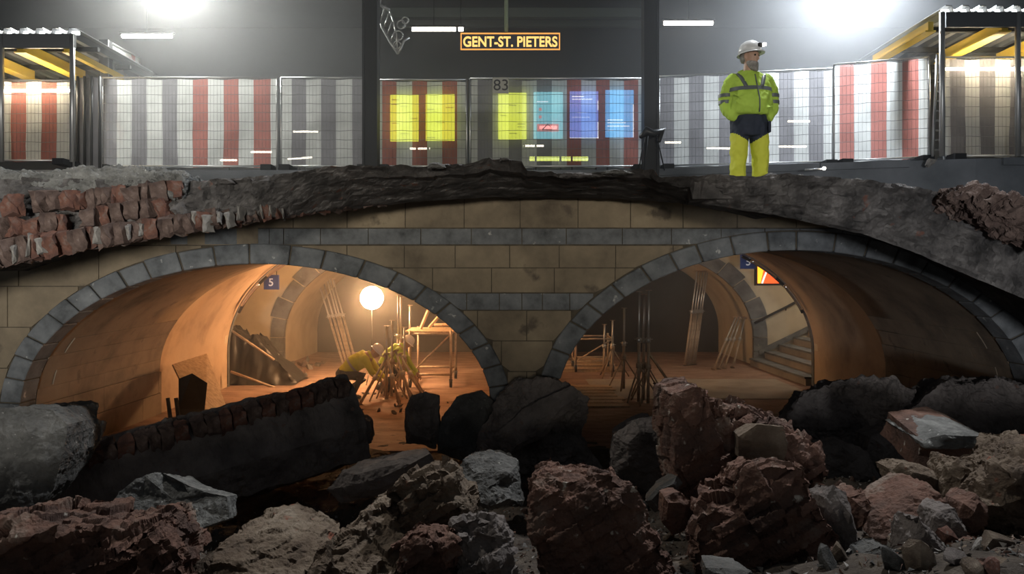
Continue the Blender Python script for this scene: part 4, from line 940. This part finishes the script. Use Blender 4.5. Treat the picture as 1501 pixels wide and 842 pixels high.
# --- the standing worker
SW = empty('person', PX(1098, 300, 7.8), 'bearded worker in yellow-green jacket and white helmet standing on the cut edge', 'person', rz=0)
SW.location.z = 3.36; SW.scale = (.93,.93,.93)
sc = 1.0
HR = Euler((.06, 0, math.radians(38))).to_matrix()       # head turned to the image's right
hc = Vector((.005, -.02, 1.655))
body = MB()
head_mb(body, hc, HR)
body.path([(0,.02,1.40),(0,.0,1.49),(0,-.01,1.57)], [.075,.066,.062], 14, round_ends=True)
body.loft([ell((0,.0,z), rx, ry, 20) for z, rx, ry in ((.80,.15,.11),(.92,.17,.13),(1.05,.175,.14),(1.2,.17,.135),(1.34,.19,.12),(1.43,.16,.09),(1.47,.08,.06))])
for s in (-1, 1):
    body.path([(s*.17,.0,1.41),(s*.235,.02,1.20),(s*.235,-.03,1.02),(s*.155,-.05,.95)], [.06,.05,.042,.032], 12, round_ends=True)
    tmp = MB(); hand(tmp, (s*.15,-.05,.945), (-s*.1,0,-1), (0,1,0) , .9, .2); body.add(tmp.v, tmp.f, 0, True)
    body.path([(s*.10,.0,.86),(s*.115,-.005,.55),(s*.12,.01,.30),(s*.125,.02,.07)], [.10,.075,.06,.045], 12, round_ends=True)
    body.path([(s*.125,.05,.05),(s*.135,-.12,.04)], [.045,.04], 10, round_ends=True)
remesh(body, 'body', M['skin'], SW, .011, 2)
for s in (-1, 1):
    o = MB().sphere((0,0,0), .0115, 10); o.v = [tuple(HR @ (Vector(v)+Vector((s*.032,-.086,.014)))+hc) for v in o.v]; o.build('eye', M['eye'], SW)
bd = MB()
bd.loft([ell((0,y,z), rx, ry, 16) for z, rx, ry, y in ((-.165,.02,.02,-.075),(-.15,.045,.035,-.07),(-.12,.062,.052,-.052),(-.085,.070,.068,-.036),(-.052,.072,.066,-.028),(-.045,.066,.05,-.02))])
bd.v = [tuple(HR @ Vector(v)+hc) for v in bd.v]; remesh(bd, 'beard', M['beard'], SW, .009, 2)
hr_ = MB(); hr_.loft([ell((0,.02,z), rx, ry, 16) for z, rx, ry in ((-.05,.06,.07),(-.02,.078,.085),(.03,.082,.092),(.06,.08,.09))]); hr_.v = [tuple(HR @ (Vector(v)+Vector((0,.014,0)))+hc) for v in hr_.v]; hr_.build('hair', M['beard'], SW)
hm = helmet(SW, hc+HR @ Vector((0,0,.035)), HR @ Euler((-.10,0,0)).to_matrix(), [M['helmet']])
t = MB().cbox((0,-.125,.085), (.05,.03,.04)); t.v = [tuple(HR @ Vector(v)+hc+Vector((0,0,.035))) for v in t.v]; t.build('helmet_badge', M['dark'], hm)
t = MB(); t.cbox((.06,-.13,.10), (.03,.05,.03)); t.v = [tuple(HR @ Vector(v)+hc+Vector((0,0,.035))) for v in t.v]; t.build('head_lamp', M['tubelight'], hm)
jk = MB(); TOR = [(.985,.235,.185,-.01),(1.00,.245,.20,-.015),(1.06,.250,.215,-.025),(1.14,.248,.215,-.03),(1.24,.245,.19,-.015),(1.34,.243,.165,-.005),(1.41,.225,.14,.0),(1.455,.17,.115,.0),(1.485,.11,.095,.0),(1.50,.085,.085,0)]
jk.loft([ell((0,oy,z), rx, ry, 28) for z, rx, ry, oy in TOR])
ARM = {s: [(s*.185,.0,1.405),(s*.245,.01,1.30),(s*.268,.02,1.18),(s*.262,-.015,1.06),(s*.205,-.075,.975)] for s in (-1, 1)}
for s in (-1, 1): jk.path(ARM[s], [.078,.082,.074,.066,.058], 16, round_ends=True)
jk.path([(-.10,.02,1.485),(-.05,.085,1.50),(.05,.085,1.50),(.10,.02,1.485)], [.03,.045,.045,.03], 10, round_ends=True)       # hood at the nape
jk.path([(-.10,.02,1.47),(-.075,-.07,1.46),(0,-.10,1.43),(.075,-.07,1.46),(.10,.02,1.47)], .026, 8, round_ends=True)         # collar
# folds
for z, x0, x1 in ((1.08,-.2,-.08),(1.05,.08,.2),(1.16,-.22,-.1)): jk.path([(x0,-.17,z+.05),((x0+x1)/2,-.212,z),(x1,-.19,z+.02)], .012, 6, round_ends=True)
jacket = remesh(jk, 'jacket', M['hivis'], SW, .011, 3, .016)
def torso_band(z0, z1, grow=.006):
    rs = []
    for z in (z0, (z0+z1)/2, z1):
        rx = interp([(a, b) for a, b, c, d in TOR], z); ry = interp([(a, c) for a, b, c, d in TOR], z); oy = interp([(a, d) for a, b, c, d in TOR], z); rs.append(ell((0, oy, z), rx+grow, ry+grow, 28))
    return MB().loft(rs, cap=False)
torso_band(1.255, 1.30).build('reflective_band', M['band'], jacket)
for s in (-1, 1):       # braces over the shoulders
    q = MB(); pts = []
    for k in range(9):
        z = lerp(1.29, 1.475, k/8); x = s*lerp(.085, .15, k/8) if True else 0
        rx = interp([(a, b) for a, b, c, d in TOR], z)+.008; ry = interp([(a, c) for a, b, c, d in TOR], z)+.008; oy = interp([(a, d) for a, b, c, d in TOR], z)
        x = min(abs(x), rx*.93)*s; pts.append(Vector((x, oy-ry*math.sqrt(1-(x/rx)**2), z)))
    q.loft([[p+Vector((-.022,0,0)), p+Vector((.022,0,0)), p+Vector((.022,.02,0)), p+Vector((-.022,.02,0))] for p in pts]); q.build('shoulder_band', M['band'], jacket)
    for zc in (1.225, 1.15):
        a = Vector(ARM[s][1]).lerp(Vector(ARM[s][2]), (1.30-zc)/.12) if zc > 1.18 else Vector(ARM[s][2]).lerp(Vector(ARM[s][3]), (1.18-zc)/.12)
        r = .085 if zc > 1.2 else .078; MB().path([a+Vector((0,0,.02)), a-Vector((0,0,.02))], [r, r], 18, cap=False).build('sleeve_band', M['band'], jacket)
q = MB(); pts = []
for k in range(10):
    z = lerp(1.0, 1.44, k/9); ry = interp([(a, c) for a, b, c, d in TOR], z); oy = interp([(a, d) for a, b, c, d in TOR], z); pts.append((.045-.02*k/9, oy-ry-.004, z))
q.path(pts, .007, 6); q.build('zip', M['band'], jacket)
# trousers: navy seat with V-shaped edge, yellow legs
tr = MB(); tr.loft([ell((0,-.005,z), rx, ry, 24) for z, rx, ry in ((1.02,.205,.16),(.95,.215,.165),(.88,.215,.16),(.80,.205,.15),(.76,.19,.14))])
LEG = {s: [(s*.105,-.005,.86),(s*.118,-.01,.68),(s*.125,-.005,.45),(s*.13,.01,.25),(s*.135,.015,.09)] for s in (-1, 1)}
for s in (-1, 1): tr.path(LEG[s], [.108,.102,.090,.088,.085], 18, round_ends=False)
tro = remesh(tr, 'trousers', [M['hivis2'], M['navy']], SW, .011, 3, .018)
for p in tro.data.polygons:
    c = p.center; lim = lerp(.69, .80, min(1, max(0, (abs(c.x)-.02)/.19))) if c.y < .02 else .80
    p.material_index = 1 if c.z > lim else 0
MB().cbox((.2, -.06, .86), (.03, .09, .12)).build('thigh_pocket', M['navy'], tro)
for s in (-1, 1):
    bt = MB(); bt.path([(s*.135,.05,.05),(s*.145,-.03,.052),(s*.15,-.15,.038)], [.052,.055,.042], 12, round_ends=True); bt.path([(s*.135,.02,.05),(s*.135,.015,.16)], [.055,.058], 12); remesh(bt, 'boot', M['black'], SW, .012, 2)
# --- two crouching workers in the passage
def crouch(px, py, Y, face, label, variant):
    """face: -1 looks to image left, +1 to the right; local +X is forward before mirroring"""
    loc = PX(px, py, Y); loc.z = .0; P = empty('person', loc, label, 'person')
    f = face
    def v(x, y, z): return Vector((x*f, y, z))
    if variant == 0:
        hip = v(-.28,0,.50); sh = v(.22,0,.86); neck = v(.30,0,.92); hd = v(.42,-.02,.98)
    else:
        hip = v(-.18,0,.55); sh = v(.20,0,.95); neck = v(.27,0,1.02); hd = v(.36,-.02,1.10)
    kn = [v(.16,-.16,.50), v(.10,.16,.36)]; an = [v(-.06,-.15,.09), v(-.28,.15,.09)]
    el = [v(.36,-.20,.58), v(.40,.20,.60)]; wr = [v(.55,-.12,.38), v(.58,.12,.40)]
    HRm = Euler((0, 0, 0)).to_matrix(); fx = Matrix.Rotation(math.radians(90*f), 3, 'Z') @ Euler((.75,0,0)).to_matrix()
    b = MB(); head_mb(b, hd, fx)
    b.path([neck-(neck-sh)*1.2, neck, hd-Vector((0,0,.04))], [.07,.06,.055], 12, round_ends=True)
    b.path([hip, hip.lerp(sh, .5)+Vector((0,0,.05)), sh], [.14,.15,.14], 16, round_ends=True)
    for i, s in enumerate((-1, 1)):
        S_ = sh+Vector((0, s*.17, 0)); b.path([S_, el[i], wr[i]], [.06,.046,.034], 12, round_ends=True)
        b.path([hip+Vector((0, s*.10, 0)), kn[i], an[i]], [.095,.07,.05], 12, round_ends=True)
        b.path([an[i], an[i]+v(.16,0,-.05)], [.045,.038], 10, round_ends=True)
        tmp = MB(); hand(tmp, wr[i], (wr[i]-el[i]), (-f*.5,0,-.6), 1.05, .8); b.add(tmp.v, tmp.f, 0, True)
    remesh(b, 'body', M['skin'], P, .012, 2)
    j = MB(); j.path([hip+(sh-hip)*.12, hip.lerp(sh, .5)+Vector((0,0,.06)), sh, neck.lerp(sh,.4)], [.175,.19,.18,.11], 18, round_ends=True)
    for i, s in enumerate((-1, 1)): j.path([sh+Vector((0, s*.16, 0)), el[i], el[i].lerp(wr[i], .85)], [.085,.07,.052], 14, round_ends=True)
    jo = remesh(j, 'jacket', M['hivis2'] if variant == 0 else M['hivis'], P, .014, 3, .014)
    mid = hip.lerp(sh, .42)+Vector((0,0,.055)); ax = (sh-hip).normalized(); MB().path([mid-ax*.025, mid+ax*.025], .198, 22, cap=False).build('reflective_band', M['plate'], jo)
    tt = MB(); tt.path([hip+(sh-hip)*.2, hip], [.165,.165], 16, round_ends=True)
    for i, s in enumerate((-1, 1)): tt.path([hip+Vector((0, s*.09, 0)), kn[i], an[i]], [.125,.10,.075], 14, round_ends=True)
    remesh(tt, 'trousers', M['navy'], P, .014, 3)
    for i in (0, 1):
        bb = MB(); bb.path([an[i]-v(.04,0,.03), an[i]+v(.08,0,-.04), an[i]+v(.17,0,-.05)], [.052,.05,.042], 10, round_ends=True); bb.path([an[i]-Vector((0,0,.02)), an[i]+Vector((0,0,.07))], .06, 10); remesh(bb, 'boot', M['black'], P, .014, 2)
    helmet(P, hd+fx @ Vector((0,0,.035)), fx, [M['helmet']])
    return P
crouch(522, 583, 15.8, 1, 'crouching worker in yellow jacket at left, bending over the floor', 0)
crouch(573, 575, 16.6, 1, 'second crouching worker, behind the cluster of tripod props', 1)

# ------------------------------------------------------------------ passage: lamp, props, trolley
bl = empty('balloon_lamp', (PX(545, 437, 18.0).x, 18.0, 0), 'glowing round balloon work lamp on a thin stand', 'lamp'); B0 = bl.location
cB = PX(545, 437, 18.0)
MB().sphere(cB-B0, .28, 24).build('globe', plain('balloon_glow', (1,1,1), .4, 0, (1.0,.54,.25), 210), bl)
MB().tube((0,0,.25), (0,0,cB.z-.26), .012).build('stand', M['dkiron'], bl)
for k in range(3): a = 2*PI*k/3+.4; MB().tube((0,0,.55), (.42*math.cos(a), .42*math.sin(a), .012), .014).build('leg', M['steel'], bl)
def steel_prop(a, b, label, r=.028, group=None, tripod=False, fold=False):
    a, b = Vector(a), Vector(b); e = empty('steel_prop', a, label, 'prop', group); d = (b-a).normalized(); L = (b-a).length; z0 = Vector((0,0,0))
    m = d*L*.56
    MB().tube(z0, m, r, 10).build('outer_tube', M['rust'], e); MB().tube(m-d*.1, d*L, r*.74, 10).build('inner_tube', M['steel'], e)
    MB().path([m-d*.05, m+d*.05], r*1.5, 10).build('collar_nut', M['steel'], e)
    sd = d.cross(Vector((0,1,0))).normalized(); MB().path([m+d*.02-sd*.09, m+d*.02+sd*.09], .008, 6).build('pin', M['steel'], e)
    q = d.to_track_quat('Z', 'Y').to_matrix()
    for t in (0, L): MB().cbox(d*t, (.12,.12,.008), 0, q).build('end_plate', M['rust'], e)
    if tripod:
        for k in range(3):
            an = 2*PI*k/3+random.uniform(-.3, .3); MB().tube(d*.75, Vector((.45*math.cos(an), .45*math.sin(an), .0+.012-a.z)), .017).build('tripod_leg', M['rust'], e)
        MB().path([d*.70, d*.80], r*1.9, 10).build('tripod_clamp', M['rust'], e)
    return e
def prop_px(x0, y0, Y0, x1, y1, Y1, label, **k): return steel_prop(PX(x0, y0, Y0), PX(x1, y1, Y1), label, **k)
G = 'steel props leaning on the far wall behind the lamp'
for (x0, x1, y1, lab) in [(503,467,414,'leftmost leaning steel prop behind the balloon lamp'),(508,474,413,'second leaning steel prop from the left behind the lamp'),(513,480,412,'third leaning steel prop behind the balloon lamp'),(516,484,410,'fourth leaning steel prop behind the balloon lamp'),(522,489,411,'rightmost leaning steel prop behind the balloon lamp')]:
    prop_px(x0, 405+EYE*F/21.9+random.uniform(-2,2)*0, 21.9, x1, y1, 23.6, lab, group=G, r=.034)
G = 'steel props with tripods beside the crouching workers'
for i, (x0, y1, Y, lab, tri) in enumerate([(574,470,16.0,'upright prop with tripod nearest the crouching worker',True),(583,433,17.0,'tall upright prop left of the trolley',True),(587,436,17.2,'tall upright prop beside its twin left of the trolley',True),(600,448,18.2,'thin upright prop just left of the trolley',False),(566,478,15.6,'short upright prop in front of the workers',True),(592,480,16.2,'upright prop with splayed legs right of the workers',True)]):
    yb = 405+EYE*F/Y; prop_px(x0, yb, Y, x0+1, y1, Y, lab, group=G, tripod=tri, r=.03)
for i, (x0, Y0, x1, y1, lab) in enumerate([(528,14.9,566,525,'prop lying slanted across the foot of the cluster'),(586,14.7,566,520,'prop leaning left from the front of the cluster'),(622,15.6,586,520,'prop leaning from the right of the cluster'),(604,15.0,580,515,'short prop leaning at the middle of the cluster'),(618,16.4,598,530,'short prop leaning near the trolley wheels')]):
    prop_px(x0, 405+(EYE-.03)*F/Y0, Y0, x1, y1, Y0+.5, lab, group='loose leaning props of the cluster', r=.032)
# scaffold trolley
tr_ = empty('scaffold_trolley', PX(636, 555, 18.0), 'steel scaffold trolley loaded with boards', 'trolley'); tr_.location.z = 0; TL = tr_.location
def trolley(tl, w=1.0, d=1.5, h=1.22, root=None, wheels=True):
    for sx in (-1, 1):
        for sy in (-1, 1):
            x, y = sx*w/2, sy*d/2; MB().tube((x,y,.18), (x,y,h+.08), .03).build('post', M['rust'], root)
            if wheels:
                MB().path([(x-.03,y,.10), (x+.03,y,.10)], .10, 16).build('wheel', M['rubber'], root); MB().cbox((x,y,.17), (.09,.05,.06)).build('caster_fork', M['steel'], root)
    for z in (.3, h):
        for s in (-1, 1): MB().tube((-w/2,s*d/2,z), (w/2,s*d/2,z), .025).build('rail', M['rust'], root); MB().tube((s*w/2,-d/2,z), (s*w/2,d/2,z), .025).build('rail', M['rust'], root)
    MB().tube((-w/2,-d/2,.3), (w/2,-d/2,h), .02).build('brace', M['rust'], root)
trolley(TL, .95, 1.5, 1.25, tr_)
for k in range(4):
    b = empty('board', TL+Vector((0, -.55+k*.36, 1.29)), ['front','second','third','rear'][k]+' wooden board lying on the scaffold trolley', 'board', 'boards on the trolley')
    MB().cbox((0,0,0), (1.25, .3, .035)).build('plank', M['wood'], b)
for k, (x0, y0, z0, x1, y1, z1) in enumerate([(-.3,-.2,1.33,-.05,-.1,1.95),(.0,.1,1.4,.55,.0,1.42),(-.15,.3,1.33,.2,.2,1.72)]):
    b = empty('timber', TL+Vector((x0,y0,z0)), ['upright timber offcut standing on the trolley boards','timber offcut lying across the trolley boards','slanting timber offcut on the trolley boards'][k], 'timber', 'timber offcuts on the trolley')
    MB().path([(0,0,0), (x1-x0, y1-y0, z1-z0)], .04, 4, smooth=False).build('bar', M['wood'], b)
# right passage props
G = 'upright props in the right passage'
for (x0, y1, Y, lab, tri) in [(936,428,15.3,'tall upright prop at the left of the right-hand group',True),(943,432,15.5,'tall upright prop in the middle of the right-hand group',True),(950,426,15.1,'tall upright prop at the right of the right-hand group',True),(914,452,17.0,'shorter upright prop behind the right-hand group',True),(897,470,19.0,'distant upright prop left in the right passage',True),(885,476,19.6,'most distant upright prop beside the right arch ring',False)]:
    prop_px(x0, 405+EYE*F/Y, Y, x0+1, y1, Y, lab, group=G, tripod=tri, r=.032)
for k, (x0, x1, lab) in enumerate([(1004,1022,'leftmost prop of the tall bundle leaning by the dark opening'),(1008,1026,'second prop of the tall bundle leaning by the dark opening'),(1011,1030,'third prop of the tall bundle leaning by the dark opening'),(1015,1034,'fourth prop of the tall bundle leaning by the dark opening'),(1018,1037,'rightmost prop of the tall bundle leaning by the dark opening')]):
    Y = 21.4+.1*k; prop_px(x0, 405+(EYE-.02)*F/Y, Y, x1, 398, Y+.6, lab, group='tall prop bundle', r=.034)
for k, (x0, x1, lab) in enumerate([(1046,1078,'leftmost short prop leaning by the stairs'),(1054,1082,'second short prop leaning by the stairs'),(1062,1086,'third short prop leaning by the stairs'),(1074,1092,'rightmost short prop leaning by the stairs')]):
    Y = 20.4+.15*k; prop_px(x0, 405+(EYE-.02)*F/Y, Y, x1, 466, Y+.9, lab, group='short prop bundle', r=.03)
e = empty('timber', PX(985, 580, 14.8), 'timber brace slanting to the floor right of the upright props', 'timber'); e.location.z = 0
MB().path([PX(950,516,15.2)-e.location, PX(1002,592,14.8)-e.location], .03, 4, smooth=False).build('bar', M['wood'], e)
# far trolley in the right passage
t2 = empty('scaffold_trolley', PX(868, 530, 20.5), 'distant trolley frame at the left of the right passage', 'trolley'); t2.location.z = 0; trolley(t2.location, 1.0, 1.0, .9, t2)
for k in range(5):
    y = 20+k*.75; MB().box((.4,y,0), (3.0,y+.25,.05)).build('plank', M['wood'], fl)
# stairs
def stairs(sgn, label, nm):
    st = MB(); root = empty(nm, (0,0,0), label, 'stairs'); x = 6.95
    for k in range(12):
        z = .205*(k+1); xa = sgn*(x+.42*k); xb = sgn*(x+.42*(k+1)+.03)
        MB().box((min(xa,xb), 17.5, z-.205), (max(xa,xb), Y2-.02, z)).build('step', M['concfloor'], root)
        xn = sgn*(x+.42*k-.03); MB().box((min(xn, xn+sgn*.34), 17.5, z-.045), (max(xn, xn+sgn*.34), Y2-.02, z+.003)).build('tread', M['bluestone'], root)
    return root
s1 = stairs(1, 'stone stairs rising to the right beyond the right vault', 'staircase'); s2 = stairs(-1, 'stone stairs rising to the left beyond the left vault', 'staircase')
hrail = empty('handrail', (7.0, Y2-.1, .9), 'dark handrail climbing the wall above the right stairs', 'handrail')
MB().path([PX(1106,474,Y2-.1)-hrail.location, PX(1165,444,Y2-.1)-hrail.location, PX(1200,426,Y2-.1)-hrail.location], .035, 8).build('rail', M['dkiron'], hrail)
for q in ((1118,468),(1152,451)): MB().tube(PX(*q,Y2-.1)-hrail.location, PX(q[0],q[1]+4,Y2)-hrail.location, .018).build('bracket', M['dkiron'], hrail)
mb = MB(); mb.loft([[(x, Y2-.06, z-.14), (x, Y2-.06, z+.02), (x, Y2+.02, z+.02), (x, Y2+.02, z-.14)] for x, z in ((7.2,.42),(11.9,2.72))], smooth=False); fixn(mb.build('string_board', M['bluestone'], s1))
# platform numbers hung on the walls
def five(px, py, Y, label, w=.36):
    p = PX(px, py, Y); e = empty('platform_sign', p, label, 'sign', 'blue platform number signs')
    MB().box((-w/2,-.04,-w/2), (w/2,.04,w/2)).build('panel', M['bluesign'], e); text('5', M['signwhite'], p+Vector((0,-.045,0)), w*.52, None, e, 'digit', .004, .01)
    for s in (-1, 1): MB().tube((s*w*.35,0,w/2), (s*w*.35,0,max(.02, 3.62-p.z)), .01).build('hanger', M['dkiron'], e)
five(398, 414, 18.2, 'small blue platform sign with number 5 beyond the left vault')
five(1096, 384, 18.6, 'small blue platform sign with number 5 beside the orange screen')
# orange screen above the stairs
scn = empty('advert_screen', PX(1126, 402, 20.6), 'bright orange advert screen hanging above the right stairs', 'screen'); p = scn.location
MB().box((-.36,0,-.32), (.36,.1,.32)).build('casing', M['black'], scn)
def em(n, c, s): return plain(n, c, .5, 0, c, s)
MB().box((-.30,-.012,-.26), (.30,-.002,.26)).build('display', em('screen_red', (1.0,.10,.02), 1.3), scn)
q = MB(); q.add([(-.30,-.016,-.26),(-.22,-.016,-.26),(-.10,-.016,.26),(-.30,-.016,.26)], [(0,1,2,3)]); q.build('display_band', em('screen_yellow', (1.0,.55,.03), 1.5), scn)
q = MB(); q.loft([[(-.20+.16*t+.06*t*t-.0,-.02,-.26+.52*t), (-.15+.16*t+.06*t*t,-.02,-.26+.52*t)] for t in [k/8 for k in range(9)]], closed=False, cap=False); q.build('display_curve', em('screen_white', (1,.9,.8), 1.4), scn)
for s in (-1, 1): MB().tube((s*.2,.05,.32), (s*.2,.05,3.62-p.z), .012).build('hanger', M['dkiron'], scn)
# conduit with lamps following the inner rim of both vaults
for side, A in ARCH.items():
    e = empty('conduit', (A['xc'], YB-.1, ZS), 'chrome light conduit along the inner rim of the %s vault' % side, 'conduit')
    r0, r1 = ((PI*.66, PI*.88) if side == 'left' else (PI*.12, PI*.34))
    for k, (ta, tb, rr, m) in enumerate(((r0,r1,.035,'dkiron'),(lerp(r0,r1,.05),lerp(r0,r1,.42),.045,'chrome'),(lerp(r0,r1,.55),lerp(r0,r1,.9),.04,'chrome'))):
        pts = [vpt(A, lerp(ta, tb, i/10), YB-.12-.06*(k > 0), -.08)-e.location for i in range(11)]; MB().path(pts, rr, 8).build(['cable_tray','lamp_casing','lamp_casing'][k], M[m], e)
# small dark name plates on the curved walls
for px, py, Y, lab in ((345,441,16.9,'tilted dark plate on the inside of the left vault'),(437,425,22.3,'tilted dark plate on the far left vault'),(1069,412,22.3,'tilted dark plate on the far right vault')):
    p = PX(px, py, Y); e = empty('name_plate', p, lab, 'sign', 'dark plates on the vaults'); R = Euler((0, math.radians(-55 if px < 700 else 50), 0)).to_matrix()
    MB().cbox((0,0,0), (.30,.5,.03), 0, R).build('plate', M['navysign'], e); MB().cbox(R @ Vector((0,0,-.018)), (.2,.36,.006), 0, R).build('print', M['plate'], e)
# black sheet, pipes and boards on the left
bs = MB(); rows_ = []
PROF = [(0,1.42),(.12,1.40),(.3,1.15),(.42,1.22),(.55,.95),(.7,.62),(.82,.40),(1,.06)]
for i in range(41):
    u = i/40; col = []
    for k in range(25):
        v_ = k/24; cr = abs(noise.fractal(Vector((u*5, v_*4, 3)), 1, 2, 3)); q = noise.cell(Vector((u*6+v_*1.3, v_*4, 9)))
        zz = interp(PROF, u)*min(1, 4.2*v_)*min(1, 4.2*(1-v_)+.02); z = max(.01, zz*(1-.28*cr)+.02*(q-.5)*(zz > .1))
        col.append(Vector((lerp(-7.0, -5.15, u)+.10*(cr-.3), lerp(17.55, 18.9, v_)+.25*noise.fractal(Vector((u*4, v_*4, 2)), 1, 2, 3)*(.03 < v_ < .97)-.2*(zz > .6)*cr, z)))
    rows_.append(col)
bs.loft(rows_, closed=False, cap=False, smooth=True); o = bs.build('black_sheet', M['black']); tag(o, 'crumpled black plastic sheet heaped beside the left stairs', 'sheet')
for i, (a, b, lab) in enumerate([(PX(338,484,17.4), PX(402,528,17.6), 'grey pipe slanting across the top of the black sheet'),(PX(338,545,17.0), PX(414,573,17.4), 'grey pipe lying at the foot of the black sheet')]):
    o = MB().path([a, b], .03, 8).build('pipe', M['rust'], base=b); tag(o, lab, 'pipe', 'pipes on the black sheet')
def sheet_board(name, pts, thick, mat, label, cat):
    n = len(pts); P = [Vector(p) for p in pts]; nm = (P[1]-P[0]).cross(P[2]-P[0]).normalized()*thick
    mb = MB(); mb.add(P+[p+nm for p in P], [tuple(range(n)), tuple(range(2*n-1, n-1, -1))]+[(i, (i+1) % n, n+(i+1) % n, n+i) for i in range(n)])
    b = Vector((sum(p.x for p in P)/n, sum(p.y for p in P)/n, min(p.z for p in P))); o = fixn(mb.build(name, mat, base=b)); return tag(o, label, cat)
sheet_board('plywood_sheet', [PX(252,536,13.6),PX(302,520,14.8),PX(337,616,13.36),PX(300,636,12.2)], -.03, M['wood'], 'pale plywood sheet leaning on the left vault', 'board')
sheet_board('torn_sheet', [PX(262,556,12.2),PX(282,548,12.3),PX(304,562,12.5),PX(300,600,12.5),PX(306,640,12.4),PX(276,655,12.1),PX(262,600,12.1)], .015, M['tarp'], 'black torn sheet hanging over the leaning plywood', 'sheet')
for i, (x0, x1) in enumerate(((246,256),(258,268))):
    o = MB().path([PX(x1,665,11.9), PX(x0,584,12.1)], .035, 6).build('timber', M['rubgrey'], base=PX(x1,665,11.9)); tag(o, ['left','right'][i]+' grey post leaning beside the black torn sheet', 'timber', 'posts beside the torn sheet')
# loose debris on the passage floor
rd = random.Random(12)
for k in range(46):
    if k < 26: px, Y = rd.uniform(405, 480), rd.uniform(19.0, 22.5)
    else: px, Y = rd.uniform(530, 660), rd.uniform(13.6, 16.5)
    x = (px-CX)/F*Y; s = rd.uniform(.06, .24) if k < 26 else rd.uniform(.05, .13)
    i = rd.randrange(16); o = bpy.data.objects.new('debris_stone', SM[i]); C.objects.link(o); o.location = (x, Y, s*.28); o.scale = (s, s, s*.8); o.rotation_euler = (rd.uniform(0,6), rd.uniform(0,6), rd.uniform(0,6))
    w = 'in the pile beside the black sheet' if k < 26 else 'on the floor around the workers'
    if k < 26: w2 = ('at the back of' if Y > 21.3 else 'at the front of' if Y < 20.2 else 'in the middle of')+' the pile '+('close to the black sheet' if px < 430 else 'towards the leaning props' if px > 455 else 'between sheet and props')
    else: w2 = 'on the floor '+('left of' if px < 575 else 'right of')+' the prop cluster, '+('near' if Y < 14.8 else 'far')+' side'
    tag(o, '%s %s stone %s' % ('tiny' if s < .09 else 'small' if s < .16 else 'larger', MATN[i % 8], w2), 'stone', 'debris '+w)

# unseen lamps added above the right vault rim to light the stairs and floor
for (x, y, pw, lab) in ((8.8, 19.4, 42, 'added tube lamp on the ceiling above the right stairs'), (4.2, 19.0, 13, 'added tube lamp on the ceiling of the right passage')):
    e = empty('ceiling_lamp', (x, y, 3.6), lab, 'lamp', 'added ceiling lamps of the right passage')
    MB().box((-.6,-.06,-.05), (.6,.06,0)).build('casing', M['dkiron'], e); MB().path([(-.55,0,-.08), (.55,0,-.08)], .03, 8).build('tube', plain('passage_tube', (1,1,1), .3, 0, (1,.80,.58), 20), e)
    l = bpy.data.lights.new('tube_glow', 'AREA'); l.shape = 'RECTANGLE'; l.size = 1.1; l.size_y = .12; l.energy = pw; l.color = (1,.84,.64); lo = bpy.data.objects.new('tube_glow', l); C.objects.link(lo); lo.parent = e; lo.location = (0,0,-.13)
